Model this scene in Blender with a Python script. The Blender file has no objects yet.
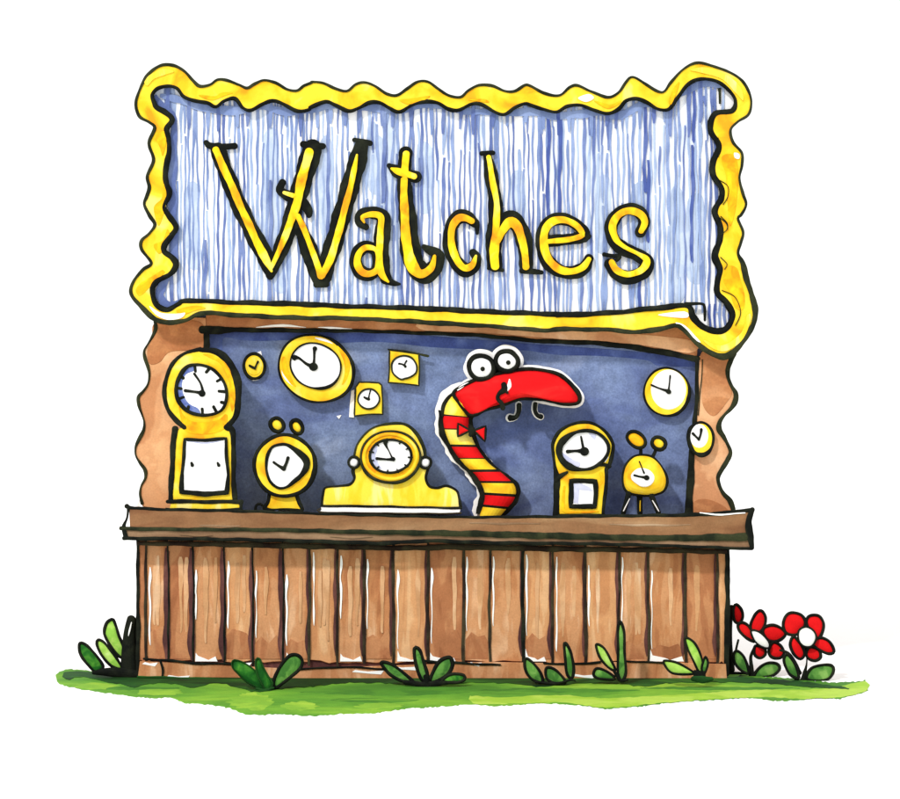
import bpy, math, random
from mathutils import Vector, geometry
R = random.Random(7)
S = bpy.context.scene
COL = S.collection
# ---------------------------------------------------------------- scale: at Y=0, 150 units of the drawing are one metre
CAM_D, CAM_Z, F = 16.0, 278.5/150, 150.0
def W(px, py, Y):
    k = (CAM_D+Y)/CAM_D/F
    return Vector(((px-450)*k, Y, CAM_Z-(py-399.5)*k))
def zz(x0, y0, s):
    def f(*pts):
        out = []
        for p in pts:
            q = [x0+p[0]/s, y0+p[1]/s]
            if len(p) > 2: q.append(p[2]/s)
            out.append(tuple(q))
        return out
    return f
# ---------------------------------------------------------------- materials
def lin(c):
    c = c/255
    return c/12.92 if c <= .04045 else ((c+.055)/1.055)**2.4
AK = 0.80
def C(r, g, b, k=None):
    k = AK if k is None else k
    return (lin(r)*k, lin(g)*k, lin(b)*k, 1)
def wash(name, stops, scale=4, stretch=(1, 1, 1), grain=.10, soft=.04, mott=.10, rough=.8, bump=.15, dist=.6, seed=0):
    """a pigment wash: pools of the given tones with fairly crisp edges, paper grain and granulation"""
    m = bpy.data.materials.new(name); m.use_nodes = True
    nt = m.node_tree; N = nt.nodes; L = nt.links
    b = N['Principled BSDF']; b.inputs['Roughness'].default_value = rough
    b.inputs['Specular IOR Level'].default_value = .12
    tc = N.new('ShaderNodeTexCoord'); mp = N.new('ShaderNodeMapping')
    mp.inputs['Scale'].default_value = stretch; mp.inputs['Location'].default_value = (seed*3.7, seed*1.3, seed*2.1)
    L.new(tc.outputs['Object'], mp.inputs['Vector'])
    n = N.new('ShaderNodeTexNoise'); n.inputs['Scale'].default_value = scale; n.inputs['Detail'].default_value = 3
    n.inputs['Distortion'].default_value = dist
    L.new(mp.outputs[0], n.inputs['Vector'])
    r = N.new('ShaderNodeValToRGB'); cr = r.color_ramp
    e0 = cr.elements[0]; e0.position = 0; e0.color = stops[0][1]
    cr.elements.remove(cr.elements[1])
    for i in range(1, len(stops)):
        p = stops[i][0]
        a = cr.elements.new(max(0, p-soft)); a.color = stops[i-1][1]
        c = cr.elements.new(min(1, p+soft)); c.color = stops[i][1]
    L.new(n.outputs['Fac'], r.inputs['Fac'])
    g = N.new('ShaderNodeTexNoise'); g.inputs['Scale'].default_value = 85; g.inputs['Detail'].default_value = 2
    L.new(tc.outputs['Object'], g.inputs['Vector'])
    g2 = N.new('ShaderNodeTexNoise'); g2.inputs['Scale'].default_value = 11; g2.inputs['Detail'].default_value = 4
    L.new(tc.outputs['Object'], g2.inputs['Vector'])
    def mr(src, lo, hi):
        x = N.new('ShaderNodeMapRange'); x.inputs['From Min'].default_value = .3; x.inputs['From Max'].default_value = .7
        x.inputs['To Min'].default_value = lo; x.inputs['To Max'].default_value = hi
        L.new(src, x.inputs['Value']); return x.outputs[0]
    mu = N.new('ShaderNodeMath'); mu.operation = 'MULTIPLY'
    L.new(mr(g.outputs['Fac'], 1-grain, 1+grain), mu.inputs[0]); L.new(mr(g2.outputs['Fac'], 1-mott, 1+mott), mu.inputs[1])
    vm = N.new('ShaderNodeVectorMath'); vm.operation = 'SCALE'
    L.new(r.outputs['Color'], vm.inputs[0]); L.new(mu.outputs[0], vm.inputs['Scale'])
    L.new(vm.outputs[0], b.inputs['Base Color'])
    if bump:
        bp = N.new('ShaderNodeBump'); bp.inputs['Strength'].default_value = bump; bp.inputs['Distance'].default_value = .004
        L.new(g.outputs['Fac'], bp.inputs['Height']); L.new(bp.outputs[0], b.inputs['Normal'])
    return m
M = {}
M['ink'] = wash('ink', [(0, C(10, 14, 10)), (.55, C(34, 38, 26))], 7, grain=.2, soft=.12, bump=.05)
M['ink_thin'] = wash('ink_green', [(0, C(28, 34, 20)), (.5, C(52, 56, 34))], 7, grain=.2, soft=.1, bump=.05)
M['ink_wood'] = wash('ink_wood', [(0, C(42, 30, 24)), (.5, C(66, 60, 42))], 5, grain=.15, soft=.1)
M['yellow'] = wash('yellow_wash', [(0, C(255, 232, 120)), (.38, C(252, 218, 54)), (.54, C(248, 198, 34)), (.63, C(242, 164, 30))], 4.2, soft=.05, grain=.03, mott=.05, seed=1)
M['yellow_pale'] = wash('pale_yellow_wash', [(0, C(255, 236, 140)), (.42, C(252, 224, 70)), (.6, C(250, 210, 44))], 7, stretch=(1.6, 1, .5), grain=.03, mott=.04, soft=.05)
M['orange'] = wash('orange_wash', [(0, C(253, 214, 30)), (.40, C(250, 186, 22)), (.58, C(240, 150, 20))], 9, soft=.07, grain=.04, mott=.06)
M['letter'] = wash('letter_yellow', [(0, C(255, 232, 100)), (.38, C(254, 216, 32)), (.53, C(246, 180, 26)), (.64, C(234, 144, 26))], 8, stretch=(1, 1, .7), soft=.05, grain=.03, mott=.05, seed=4)
M['white'] = wash('paper_white', [(0, (.84, .84, .84, 1)), (.6, (.86, .86, .86, 1))], 3, grain=.015, mott=.015, bump=.1)
M['paleshade'] = wash('lavender_shade', [(0, C(205, 208, 232)), (.5, C(190, 195, 225))], 8, grain=.04)  # pale shade painted on dials, door and window
M['dialshade'] = wash('dial_shade_blue', [(0, C(92, 110, 175)), (.5, C(118, 135, 190))], 12, grain=.08)  # blue for the shade painted on the longcase dial
M['panel'] = wash('panel_blue', [(0, C(84, 100, 150)), (.38, C(98, 114, 162)), (.47, C(110, 127, 170)), (.56, C(118, 136, 177)), (.66, C(140, 156, 194))], 2.1, stretch=(.7, 1, 1.3), grain=.16, mott=.17, soft=.03, bump=.25)
M['panelshade'] = wash('panel_shade_navy', [(0, C(70, 86, 148)), (.5, C(82, 100, 160)), (.62, C(98, 116, 172))], 5, grain=.12, mott=.15, soft=.06)  # dark blue for the shade painted under the lintel
M['paper'] = wash('sign_paper', [(0, C(252, 253, 255, .86)), (.52, C(236, 242, 252, .86)), (.62, C(218, 229, 247, .86))], 1.6, stretch=(2.5, 1, .6), grain=.02, mott=.02, soft=.02)
M['s0'] = wash('stroke_periwinkle', [(0, C(98, 116, 172)), (.5, C(118, 136, 186)), (.65, C(138, 156, 200))], 7, stretch=(1, 1, .4), grain=.07, mott=.09)
M['s1'] = wash('stroke_mid', [(0, C(122, 142, 190)), (.5, C(142, 162, 206))], 7, stretch=(1, 1, .4), grain=.06, mott=.08)
M['s2'] = wash('stroke_pale', [(0, C(152, 172, 210)), (.5, C(174, 193, 225))], 7, stretch=(1, 1, .4), grain=.05, mott=.06)
M['s3'] = wash('stroke_deep', [(0, C(74, 92, 158)), (.55, C(96, 114, 174))], 7, stretch=(1, 1, .4), grain=.07, mott=.1)
M['s4'] = wash('stroke_haze', [(0, C(184, 200, 226)), (.5, C(200, 214, 236))], 5, grain=.03, mott=.04)
M['wood'] = wash('wood_wash', [(0, C(178, 116, 76)), (.40, C(194, 132, 88)), (.50, C(208, 150, 106)), (.62, C(224, 174, 134))], 3.4, stretch=(2.4, 1, .55), grain=.08, mott=.09, soft=.025)
M['wood2'] = wash('wood_wash_deep', [(0, C(160, 100, 66)), (.42, C(178, 116, 78)), (.54, C(196, 136, 94))], 3.2, stretch=(2.2, 1, .6), grain=.08, mott=.09, soft=.03, seed=3)
M['wood3'] = wash('wood_wash_light', [(0, C(204, 142, 96)), (.44, C(218, 160, 112)), (.58, C(230, 180, 134))], 3.8, stretch=(2.6, 1, .5), grain=.07, mott=.08, soft=.03, seed=6)
M['streak'] = wash('wood_streak', [(0, C(206, 154, 110)), (.5, C(222, 174, 132)), (.64, C(232, 192, 156))], 6, stretch=(1, 1, .3), grain=.05)
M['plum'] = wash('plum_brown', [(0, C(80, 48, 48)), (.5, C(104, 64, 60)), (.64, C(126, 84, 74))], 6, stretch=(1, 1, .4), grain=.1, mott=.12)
M['post'] = wash('post_wash', [(0, C(200, 142, 100)), (.40, C(218, 164, 120)), (.52, C(228, 178, 134)), (.64, C(236, 194, 154))], 2.6, grain=.07, mott=.07, soft=.02, seed=2)
M['postdark'] = wash('post_wash_deep', [(0, C(176, 116, 76)), (.5, C(190, 130, 86)), (.62, C(204, 146, 102))], 5, stretch=(.8, 1, 1.4), grain=.09, mott=.1)
M['counter'] = wash('counter_wash', [(0, C(126, 86, 58)), (.42, C(142, 102, 70)), (.56, C(156, 118, 84)), (.68, C(176, 142, 106))], 3, stretch=(.4, 1, 2), grain=.08, mott=.1, soft=.05)
M['counter2'] = wash('counter_edge_wash', [(0, C(132, 102, 76)), (.5, C(152, 122, 94)), (.64, C(178, 150, 122))], 3, stretch=(.4, 1, 2), grain=.08, mott=.1, soft=.05, seed=5)
M['red'] = wash('red_wash', [(0, C(222, 16, 22)), (.5, C(236, 22, 26)), (.66, C(240, 44, 40))], 6, stretch=(.6, 1, 1.2), grain=.05, mott=.06, soft=.08)
M['leaf'] = wash('leaf_wash', [(0, C(66, 120, 50)), (.46, C(98, 152, 68)), (.6, C(134, 180, 92))], 11, grain=.07, mott=.1, soft=.05)
M['leaf_dark'] = wash('leaf_wash_dark', [(0, C(20, 84, 26)), (.48, C(40, 110, 34)), (.6, C(84, 150, 50))], 10, grain=.08, mott=.1, soft=.06)
M['leaf_pale'] = wash('leaf_wash_pale', [(0, C(150, 204, 80)), (.5, C(176, 218, 100)), (.64, C(208, 236, 150))], 10, grain=.05, mott=.07, soft=.05)
M['grass'] = wash('grass_wash', [(0, C(76, 136, 44)), (.38, C(94, 156, 50)), (.50, C(114, 172, 54)), (.60, C(140, 190, 60)), (.70, C(166, 206, 66))], 1.3, stretch=(.6, 1, 1), grain=.09, mott=.10, soft=.04, seed=2)
M['grass_pale'] = wash('grass_pale_wash', [(0, C(132, 184, 60)), (.5, C(150, 196, 64)), (.62, C(168, 208, 72))], 3, grain=.1, mott=.1)
M['grass_mid'] = wash('grass_mid_wash', [(0, C(70, 130, 44)), (.5, C(84, 146, 48))], 3, grain=.1, mott=.1)
M['lime'] = wash('lime_wash', [(0, C(160, 202, 64)), (.5, C(180, 214, 84))], 3, grain=.06, mott=.07)
M['grass_dark'] = wash('dark_grass_wash', [(0, C(22, 58, 22)), (.5, C(34, 84, 30)), (.62, C(60, 118, 38))], 3, stretch=(.6, 1, 1), grain=.12, mott=.15, soft=.08)
M['ground'] = wash('pale_ground', [(0, (.90, .90, .90, 1)), (.6, (.93, .93, .93, 1))], .3, grain=.005, mott=.005, bump=0)
# ---------------------------------------------------------------- shape helpers (drawing units in, metres out)
def cat(pts, closed=False, step=1.6, dw=None):
    """Catmull-Rom through pts (x, y[, w]) resampled"""
    P = [(p[0], p[1], p[2] if len(p) > 2 else dw) for p in pts]
    n = len(P); out = []
    segs = n if closed else n-1
    for i in range(segs):
        if closed: a, b, c, d = P[(i-1) % n], P[i], P[(i+1) % n], P[(i+2) % n]
        else: a, b, c, d = P[max(i-1, 0)], P[i], P[i+1], P[min(i+2, n-1)]
        L = math.hypot(c[0]-b[0], c[1]-b[1]); k = max(1, int(L/step))
        for j in range(k):
            t = j/k
            o = []
            for q in range(3):
                if b[q] is None: o.append(None); continue
                o.append(.5*((2*b[q])+(-a[q]+c[q])*t+(2*a[q]-5*b[q]+4*c[q]-d[q])*t*t+(-a[q]+3*b[q]-3*c[q]+d[q])*t**3))
            out.append(tuple(o))
    if not closed: out.append(P[-1])
    return out
def straight(pts, closed=False, step=2.5, dw=None):
    P = [(p[0], p[1], p[2] if len(p) > 2 else dw) for p in pts]; n = len(P); out = []
    for i in range(n if closed else n-1):
        b, c = P[i], P[(i+1) % n]; L = math.hypot(c[0]-b[0], c[1]-b[1]); k = max(1, int(L/step))
        for j in range(k):
            t = j/k; out.append((b[0]+(c[0]-b[0])*t, b[1]+(c[1]-b[1])*t, None if b[2] is None else b[2]+(c[2]-b[2])*t))
    if not closed: out.append(P[-1])
    return out
def ell(cx, cy, rx, ry, rot=0, n=12, wob=.03):
    o = []; r = math.radians(rot)
    for i in range(n):
        a = 2*math.pi*i/n; k = 1+R.uniform(-wob, wob)
        x, y = rx*k*math.cos(a), ry*k*math.sin(a)
        o.append((cx+x*math.cos(r)-y*math.sin(r), cy+x*math.sin(r)+y*math.cos(r)))
    return o
def normals(P, closed):
    n = len(P); out = []
    for i in range(n):
        a = P[(i-1) % n] if closed or i > 0 else P[i]; b = P[(i+1) % n] if closed or i < n-1 else P[i]
        dx, dy = b[0]-a[0], b[1]-a[1]; l = math.hypot(dx, dy) or 1
        out.append((dy/l, -dx/l))
    return out
def area(P): return .5*sum(P[i][0]*P[(i+1) % len(P)][1]-P[(i+1) % len(P)][0]*P[i][1] for i in range(len(P)))
def inset(P, d):
    s = 1 if area(P) > 0 else -1; N = normals(P, True)
    return [(p[0]-n[0]*d*s, p[1]-n[1]*d*s) for p, n in zip(P, N)]
INK = [1.0]
class MB:
    def __init__(s, dz=0): s.v = []; s.f = []; s.m = []; s.mats = []; s.dz = dz; s.hz = None
    def mi(s, name):
        if name not in s.mats: s.mats.append(name)
        return s.mats.index(name)
    def sec(s, N):
        if not s.hz: return N
        out = []; n = len(N)
        for i, (x, y) in enumerate(N):
            w = s.hz(i/max(1, n-1)); x, y = x*(1-w)+w, y*(1-w)+.06*w; l = math.hypot(x, y) or 1; out.append((x/l, y/l))
        return out
    def P(s, x, y, Y):
        p = W(x, y, Y); p.z += s.dz; return p
    def ribbon(s, pts, mat, Yf, th=.012, w=3, closed=False, smooth=True, jit=1, cap=True, off=(0, 0), bev=.35, step=1.6):
        C_ = cat(pts, closed, step, w) if smooth else straight(pts, closed, 2.5, w)
        kw = INK[0] if mat.startswith('ink') else 1
        C_ = [(p[0]+off[0], p[1]+off[1], p[2]*kw) for p in C_]
        if not closed and cap and len(C_) > 1:
            def ext(a, b, first):
                dx, dy = a[0]-b[0], a[1]-b[1]; l = math.hypot(dx, dy) or 1; h = a[2]*.5; o = []
                for t in (.35, .7, .92, 1.0):
                    o.append((a[0]+dx/l*h*t, a[1]+dy/l*h*t, max(.05, a[2]*math.sqrt(1-t*t))))
                return o
            C_ = ext(C_[0], C_[1], 1)[::-1]+C_+ext(C_[-1], C_[-2], 0)
        ph = R.uniform(0, 9); ph2 = R.uniform(0, 9); N = s.sec(normals(C_, closed)); acc = 0; n = len(C_)
        mi = s.mi(mat); b0 = len(s.v)
        for i, p in enumerate(C_):
            if i: acc += math.hypot(p[0]-C_[i-1][0], p[1]-C_[i-1][1])
            fade = min(1, min(i, n-1-i)/4) if closed else 1
            kk = 1+jit*fade*(.09*math.sin(acc*.21+ph)+.035*math.sin(acc*.6+ph2)); o = jit*fade*.28*math.sin(acc*.16+ph2)
            x, y = p[0]+N[i][0]*o, p[1]+N[i][1]*o; h = max(p[2]*kk, .05)/2; nx, ny = N[i]
            bv = bev*th
            s.v += [s.P(x+nx*h, y+ny*h, Yf+th), s.P(x+nx*h, y+ny*h, Yf+bv), s.P(x+nx*h*.55, y+ny*h*.55, Yf+bv*.25), s.P(x, y, Yf),
                    s.P(x-nx*h*.55, y-ny*h*.55, Yf+bv*.25), s.P(x-nx*h, y-ny*h, Yf+bv), s.P(x-nx*h, y-ny*h, Yf+th)]
        K = 7
        for i in range(n if closed else n-1):
            a, b = b0+i*K, b0+((i+1) % n)*K
            for j in range(K-1):
                s.f.append((a+j, b+j, b+j+1, a+j+1)); s.m.append(mi)
            s.f.append((a+K-1, b+K-1, b, a)); s.m.append(mi)
    def plate(s, pts, mat, Yf, Yb, closed_smooth=True, bev=.8, holes=(), bevy=None, pre=False):
        outer = pts if pre else (cat(pts, True, 2) if closed_smooth else straight(pts, True, 4))
        loops = [[(p[0], p[1]) for p in outer]]+[[(p[0], p[1]) for p in (h if pre else cat(h, True, 2))] for h in holes]
        mi = s.mi(mat); by = bevy if bevy is not None else min(.006, (Yb-Yf)*.3)
        allF = []
        for k, lp in enumerate(loops):
            fr = inset(lp, bev if k == 0 else -bev); allF.append((lp, fr))
        tri = geometry.tessellate_polygon([[Vector((x, y, 0)) for x, y in fr] for _, fr in allF])
        b0 = len(s.v); idx = []
        for lp, fr in allF:
            idx += range(len(s.v), len(s.v)+len(fr)); s.v += [s.P(x, y, Yf) for x, y in fr]
        for t in tri: s.f.append(tuple(idx[q] for q in t)); s.m.append(mi)
        c0 = 0
        for lp, fr in allF:
            n = len(lp); a = [idx[c0+i] for i in range(n)]; c0 += n
            m0 = len(s.v); s.v += [s.P(x, y, Yf+by) for x, y in lp]; r0 = len(s.v); s.v += [s.P(x, y, Yb) for x, y in lp]
            for i in range(n):
                j = (i+1) % n
                s.f.append((a[i], a[j], m0+j, m0+i)); s.m.append(mi); s.f.append((m0+i, m0+j, r0+j, r0+i)); s.m.append(mi)
        bi = []; q0 = 0
        for lp, fr in allF: q0 += len(lp)
        back = geometry.tessellate_polygon([[Vector((x, y, 0)) for x, y in lp] for lp, _ in allF])
        bidx = []
        for lp, _ in allF: bidx += range(len(s.v), len(s.v)+len(lp)); s.v += [s.P(x, y, Yb) for x, y in lp]
        for t in back: s.f.append(tuple(bidx[q] for q in t)); s.m.append(mi)
    def pillow(s, pts, mat, Yc, d, smooth=True, power=.5, back=True, shift=(0, 0)):
        lp = cat(pts, True, 1.6) if smooth else straight(pts, True, 2)
        cx = sum(p[0] for p in lp)/len(lp); cy = sum(p[1] for p in lp)/len(lp); n = len(lp); mi = s.mi(mat)
        for sg in ((-1, 1) if back else (-1,)):
            rings = []
            for k in range(6):
                a = k/6*math.pi/2; sc = math.cos(a)**.9; h = math.sin(a)*d/2*sg
                b0 = len(s.v); rings.append(b0)
                s.v += [s.P(cx+(p[0]-cx)*sc, cy+(p[1]-cy)*sc, Yc+h) for p in lp]
            for r in range(5):
                for i in range(n):
                    j = (i+1) % n; s.f.append((rings[r]+i, rings[r]+j, rings[r+1]+j, rings[r+1]+i)); s.m.append(mi)
            cc = len(s.v); s.v.append(s.P(cx, cy, Yc+d/2*sg))
            for i in range(n): s.f.append((rings[5]+i, rings[5]+(i+1) % n, cc)); s.m.append(mi)
    def tube(s, pts, mat, Yc, dk=1.0, w=3, n=14, matf=None):
        """round-bodied limb; dk = depth relative to width"""
        C_ = cat(pts, False, 1.3, w)
        def ext(a, b):
            dx, dy = a[0]-b[0], a[1]-b[1]; l = math.hypot(dx, dy) or 1; h = a[2]*.4
            return [(a[0]+dx/l*h*t, a[1]+dy/l*h*t, max(.05, a[2]*math.sqrt(1-t*t))) for t in (.4, .75, .94, 1.0)]
        C_ = ext(C_[0], C_[1])[::-1]+C_+ext(C_[-1], C_[-2]); N = s.sec(normals(C_, False)); b0 = len(s.v)
        for p, nn in zip(C_, N):
            h = p[2]/2
            for k in range(n):
                a = 2*math.pi*k/n
                s.v.append(s.P(p[0]+nn[0]*h*math.cos(a), p[1]+nn[1]*h*math.cos(a), Yc-math.sin(a)*h/F*dk))
        for i in range(len(C_)-1):
            mm = s.mi(matf((C_[i][1]+C_[i+1][1])/2) if matf else mat)
            for k in range(n):
                j = (k+1) % n; s.f.append((b0+i*n+k, b0+i*n+j, b0+(i+1)*n+j, b0+(i+1)*n+k)); s.m.append(mm)
    def box(s, x0, x1, y0, y1, z0, z1, mat):
        b = len(s.v); mi = s.mi(mat)
        s.v += [Vector((x, y, z)) for x in (x0, x1) for y in (y0, y1) for z in (z0, z1)]
        for f in ((0, 1, 3, 2), (4, 6, 7, 5), (0, 4, 5, 1), (2, 3, 7, 6), (0, 2, 6, 4), (1, 5, 7, 3)): s.f.append(tuple(b+i for i in f)); s.m.append(mi)
    def build(s, name, parent=None, loc=None, smooth=False):
        base = Vector((0, 0, 0)); q = parent
        while q is not None: base += q.location; q = q.parent
        if loc is not None: base += Vector(loc)
        me = bpy.data.meshes.new(name)
        me.from_pydata([tuple(v-base) for v in s.v], [], s.f)
        for n_ in s.mats: me.materials.append(M[n_])
        me.polygons.foreach_set('material_index', s.m)
        if smooth: me.polygons.foreach_set('use_smooth', [True]*len(s.f))
        me.update(); me.validate()
        import bmesh
        bm = bmesh.new(); bm.from_mesh(me); bmesh.ops.recalc_face_normals(bm, faces=bm.faces); bm.to_mesh(me); bm.free()
        o = bpy.data.objects.new(name, me); COL.objects.link(o)
        if loc is not None: o.location = loc
        if parent: o.parent = parent
        return o
def thing(name, label, cat_, loc, group=None):
    o = bpy.data.objects.new(name, None); COL.objects.link(o); o.location = loc; o.empty_display_size = .1
    o['label'] = label; o['category'] = cat_
    if group: o['group'] = group
    return o
def struct(o, kind='structure', label=None, cat_=None):
    o['kind'] = kind
    if label: o['label'] = label
    if cat_: o['category'] = cat_
    return o
# ================================================================ GROUND, GRASS
g = MB(); n = 48
def gh(x, y): return -.012
g.v = []; 
rad = [0, 3, 6, 12, 30, 80, 250, 900, 3000]
for r in rad[1:]:
    for k in range(n): g.v.append(Vector((r*math.cos(2*math.pi*k/n), r*math.sin(2*math.pi*k/n), -.004)))
g.v.append(Vector((0, 0, -.004))); c0 = len(g.v)-1; mi = g.mi('ground')
for k in range(n): g.f.append((k, (k+1) % n, c0)); g.m.append(mi)
for r in range(len(rad)-2):
    for k in range(n): g.f.append((r*n+k, (r+1)*n+k, (r+1)*n+(k+1) % n, r*n+(k+1) % n)); g.m.append(mi)
struct(g.build('ground'), label='bare white ground running flat to the horizon', cat_='ground')
def onground(px, py, z=0.0):
    d = CAM_D*(CAM_Z-z)*F/(py-399.5)
    return Vector(((px-450)/F*d/CAM_D, d-CAM_D, z))
gf = [(56, 677), (60, 684), (85, 690), (130, 696), (150, 698), (172, 698), (184, 703), (210, 705), (232, 709), (245, 714), (262, 715), (280, 714), (310, 716), (342, 714), (375, 713), (404, 709), (435, 707), (467, 705), (500, 706), (530, 704), (560, 704), (585, 706), (605, 709), (635, 707), (660, 704), (693, 701), (720, 700), (747, 698), (775, 701), (800, 700), (822, 698), (840, 699), (852, 695), (862, 693), (868, 690), (866, 684), (866, 680), (850, 682), (827, 682)]
gb = [(800, 679), (760, 676), (730, 673), (640, 671), (500, 670), (350, 669), (200, 669), (130, 669), (100, 671), (80, 670), (68, 669), (58, 672)]
loopg = [(p[0]+R.uniform(-.8, .8), p[1]+R.uniform(-.7, .7)) for p in cat(gf+gb, True, 2.2)]
def ground_sheet(mb, loop, mat, z0, z1, ins=.35):
    fr = inset(loop, ins); mi = mb.mi(mat); b = len(mb.v)
    mb.v += [onground(x, y, z1) for x, y in fr]; k = len(fr)
    tri = geometry.tessellate_polygon([[Vector((x, y, 0)) for x, y in fr]])
    for t in tri: mb.f.append(tuple(b+q for q in t)); mb.m.append(mi)
    c = len(mb.v); mb.v += [onground(x, y, z0) for x, y in loop]
    for i in range(k): mb.f.append((b+i, b+(i+1) % k, c+(i+1) % k, c+i)); mb.m.append(mi)
g = MB()
ground_sheet(g, loopg, 'grass', -.0035, .0, .8)
lime = [(470, 696), (500, 697), (560, 695), (605, 698), (650, 696), (700, 693), (750, 690), (800, 690), (840, 686), (866, 681), (867, 690), (840, 697), (800, 698.5), (760, 697), (700, 700), (650, 704), (606, 707.5), (560, 702.5), (500, 704), (474, 703)]
ground_sheet(g, [(p[0]+R.uniform(-.6, .6), p[1]+R.uniform(-.5, .5)) for p in cat(lime, True, 4)], 'lime', .0, .0015, .6)
l2 = [(236, 693), (252, 690), (266, 696), (276, 706), (262, 713), (250, 712), (240, 706)]
for cx_, cy_, rx_, ry_ in ((252, 702, 26, 8.5), (250, 697, 13, 5), (300, 706, 20, 5), (95, 686, 24, 4), (160, 692, 26, 3.5), (380, 706, 26, 3.5)):
    ground_sheet(g, [(cx_+rx_*k_*math.cos(a_), cy_+ry_*k_*math.sin(a_)) for a_, k_ in ((j*math.pi/14, R.uniform(.72, 1.05)) for j in range(28))], 'grass_pale', .0, .0009+.00001*cx_*.1+(.0004 if rx_ == 13 else 0), .5)
dk = [(64, 672), (100, 672), (150, 672), (250, 673), (350, 673), (450, 674), (550, 674), (650, 675), (720, 676), (760, 678), (800, 681), (850, 688), (848, 689.5), (820, 688), (790, 685.5), (750, 683), (700, 682.5), (660, 684), (645, 687), (620, 684), (590, 683.5), (560, 685), (540, 687), (515, 684), (480, 683), (440, 684), (420, 686.5), (400, 684), (350, 683), (310, 687), (290, 688), (270, 691), (255, 692), (235, 687), (218, 683), (205, 685), (190, 688), (175, 684), (150, 684), (134, 688), (120, 684), (100, 681), (80, 677), (66, 680)]
ground_sheet(g, [(p[0]+R.uniform(-.5, .5), p[1]+R.uniform(-.7, .7)) for p in cat(dk, True, 4)], 'grass_dark', .0, .003, .4)  # shade along the stall foot, painted as a dark green band
for a, b_, c_, w_ in ((300, 470, 692, 5), (480, 640, 690, 4), (330, 420, 700, 4), (90, 180, 688, 3), (640, 800, 688, 3)):
    m_ = [(a, c_), ((a*2+b_)/3, c_-w_*.5), ((a+b_*2)/3, c_-w_*.3), (b_, c_), ((a+b_*2)/3, c_+w_*.7), ((a*2+b_)/3, c_+w_*.6)]
    ground_sheet(g, [(p[0]+R.uniform(-.6, .6), p[1]+R.uniform(-.4, .4)) for p in cat(m_, True, 4)], 'grass_mid', .0, .0008, .5)
go = g.build('grass'); struct(go, 'stuff', 'strip of short green grass with dark painted shade along the stall foot', 'grass')
# ================================================================ STALL
YF = .14          # face of the posts
YP = .205          # face of the blue back panel
stall = thing('market_stall', 'brown wooden clock stall with a striped blue sign in a wavy yellow border', 'market stall', (0, .4, 0))
# counter ---------------------------------------------------------
ctop = [(129, 507), (150, 509), (220, 510.5), (300, 513), (380, 515), (460, 517), (560, 516.5), (640, 515.5), (720, 514), (738, 511), (752, 509.5)]
cmid = [(124, 528.5), (200, 529), (300, 530.5), (400, 532), (500, 533.5), (600, 536.5), (680, 538), (744, 538)]
cbot = [(125, 538.5), (200, 539), (300, 541), (380, 543), (460, 542), (560, 544), (640, 545), (700, 547), (752, 549)]
def interp(L_, x):
    if x <= L_[0][0]: return L_[0][1]
    for a, b in zip(L_, L_[1:]):
        if x <= b[0]: return a[1]+(b[1]-a[1])*(x-a[0])/(b[0]-a[0])
    return L_[-1][1]
CY0 = -.18
def ztop(px): return W(px, interp(ctop, px), CY0).z
c = MB()
up = [(x, y) for x, y in ctop]; lo = [(750, 539), (600, 537), (450, 534), (300, 531), (130, 529)]
c.plate(cat(up, False, 3)+cat(lo, False, 3), 'counter', CY0, YP+.05, pre=True, bev=.7)
c.plate(cat([(126, 530), (300, 531.4), (450, 533.5), (600, 537.2), (751, 539.5)], False, 3)+cat([(751, 548), (640, 544.5), (460, 541.5), (300, 540.5), (127, 538)], False, 3), 'counter2', CY0+.006, YP+.04, pre=True, bev=.6)
yo = CY0-.007
c.ribbon([(127, 506, 5), (134, 508, 3.4), (170, 509.5, 3), (240, 511, 3), (300, 513, 2.6), (380, 515.5, 2.4), (460, 517, 2.6), (560, 516.5, 3), (640, 515.5, 3), (700, 514.5, 4), (735, 511.5, 3.4), (752, 509.5, 4)], 'ink', yo, .012)
c.ribbon([(128, 507, 3), (127, 518, 2.4), (124, 527, 4), (126, 538, 4.4)], 'ink', yo-.001, .012)
c.ribbon([(121, 528.5, 4), (180, 529.3, 3.6), (280, 530, 4), (360, 532, 4.5), (460, 533.5, 6), (560, 536, 6.5), (660, 538, 6), (745, 537, 8)], 'ink_thin', yo-.002, .012)
c.ribbon([(124, 538.5, 4), (200, 539, 3.6), (300, 541, 4), (380, 543.2, 4), (430, 541, 4), (500, 543, 4), (600, 544, 3.6), (700, 547, 3.2), (752, 549, 3)], 'ink', yo-.003, .014)
c.ribbon([(139, 543.5, 4), (200, 544, 5), (300, 546, 5.5), (400, 548, 5), (460, 547, 6), (560, 549, 5.5), (640, 550, 5), (725, 552, 4.5)], 'ink_wood', -.03, .03)  # shade under the counter overhang, painted as a dark band
c.ribbon([(752, 510, 6), (749, 522, 6), (750, 536, 8), (752, 548, 4)], 'ink', yo-.004, .012)
c.ribbon([(700, 513, 1), (722, 514.5, 1.6), (745, 513, 1)], 'white', yo-.001, .004)
for x0, x1, y in ((200, 240, 525.5), (330, 372, 536.4), (470, 540, 523), (610, 690, 524.5), (180, 212, 534.5)):
    c.ribbon([(x0, y, 1.2), ((x0+x1)/2, y+.6, 2.2), (x1, y+.4, 1)], 'counter2', CY0-.003, .003)
c.build('counter', stall)
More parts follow.
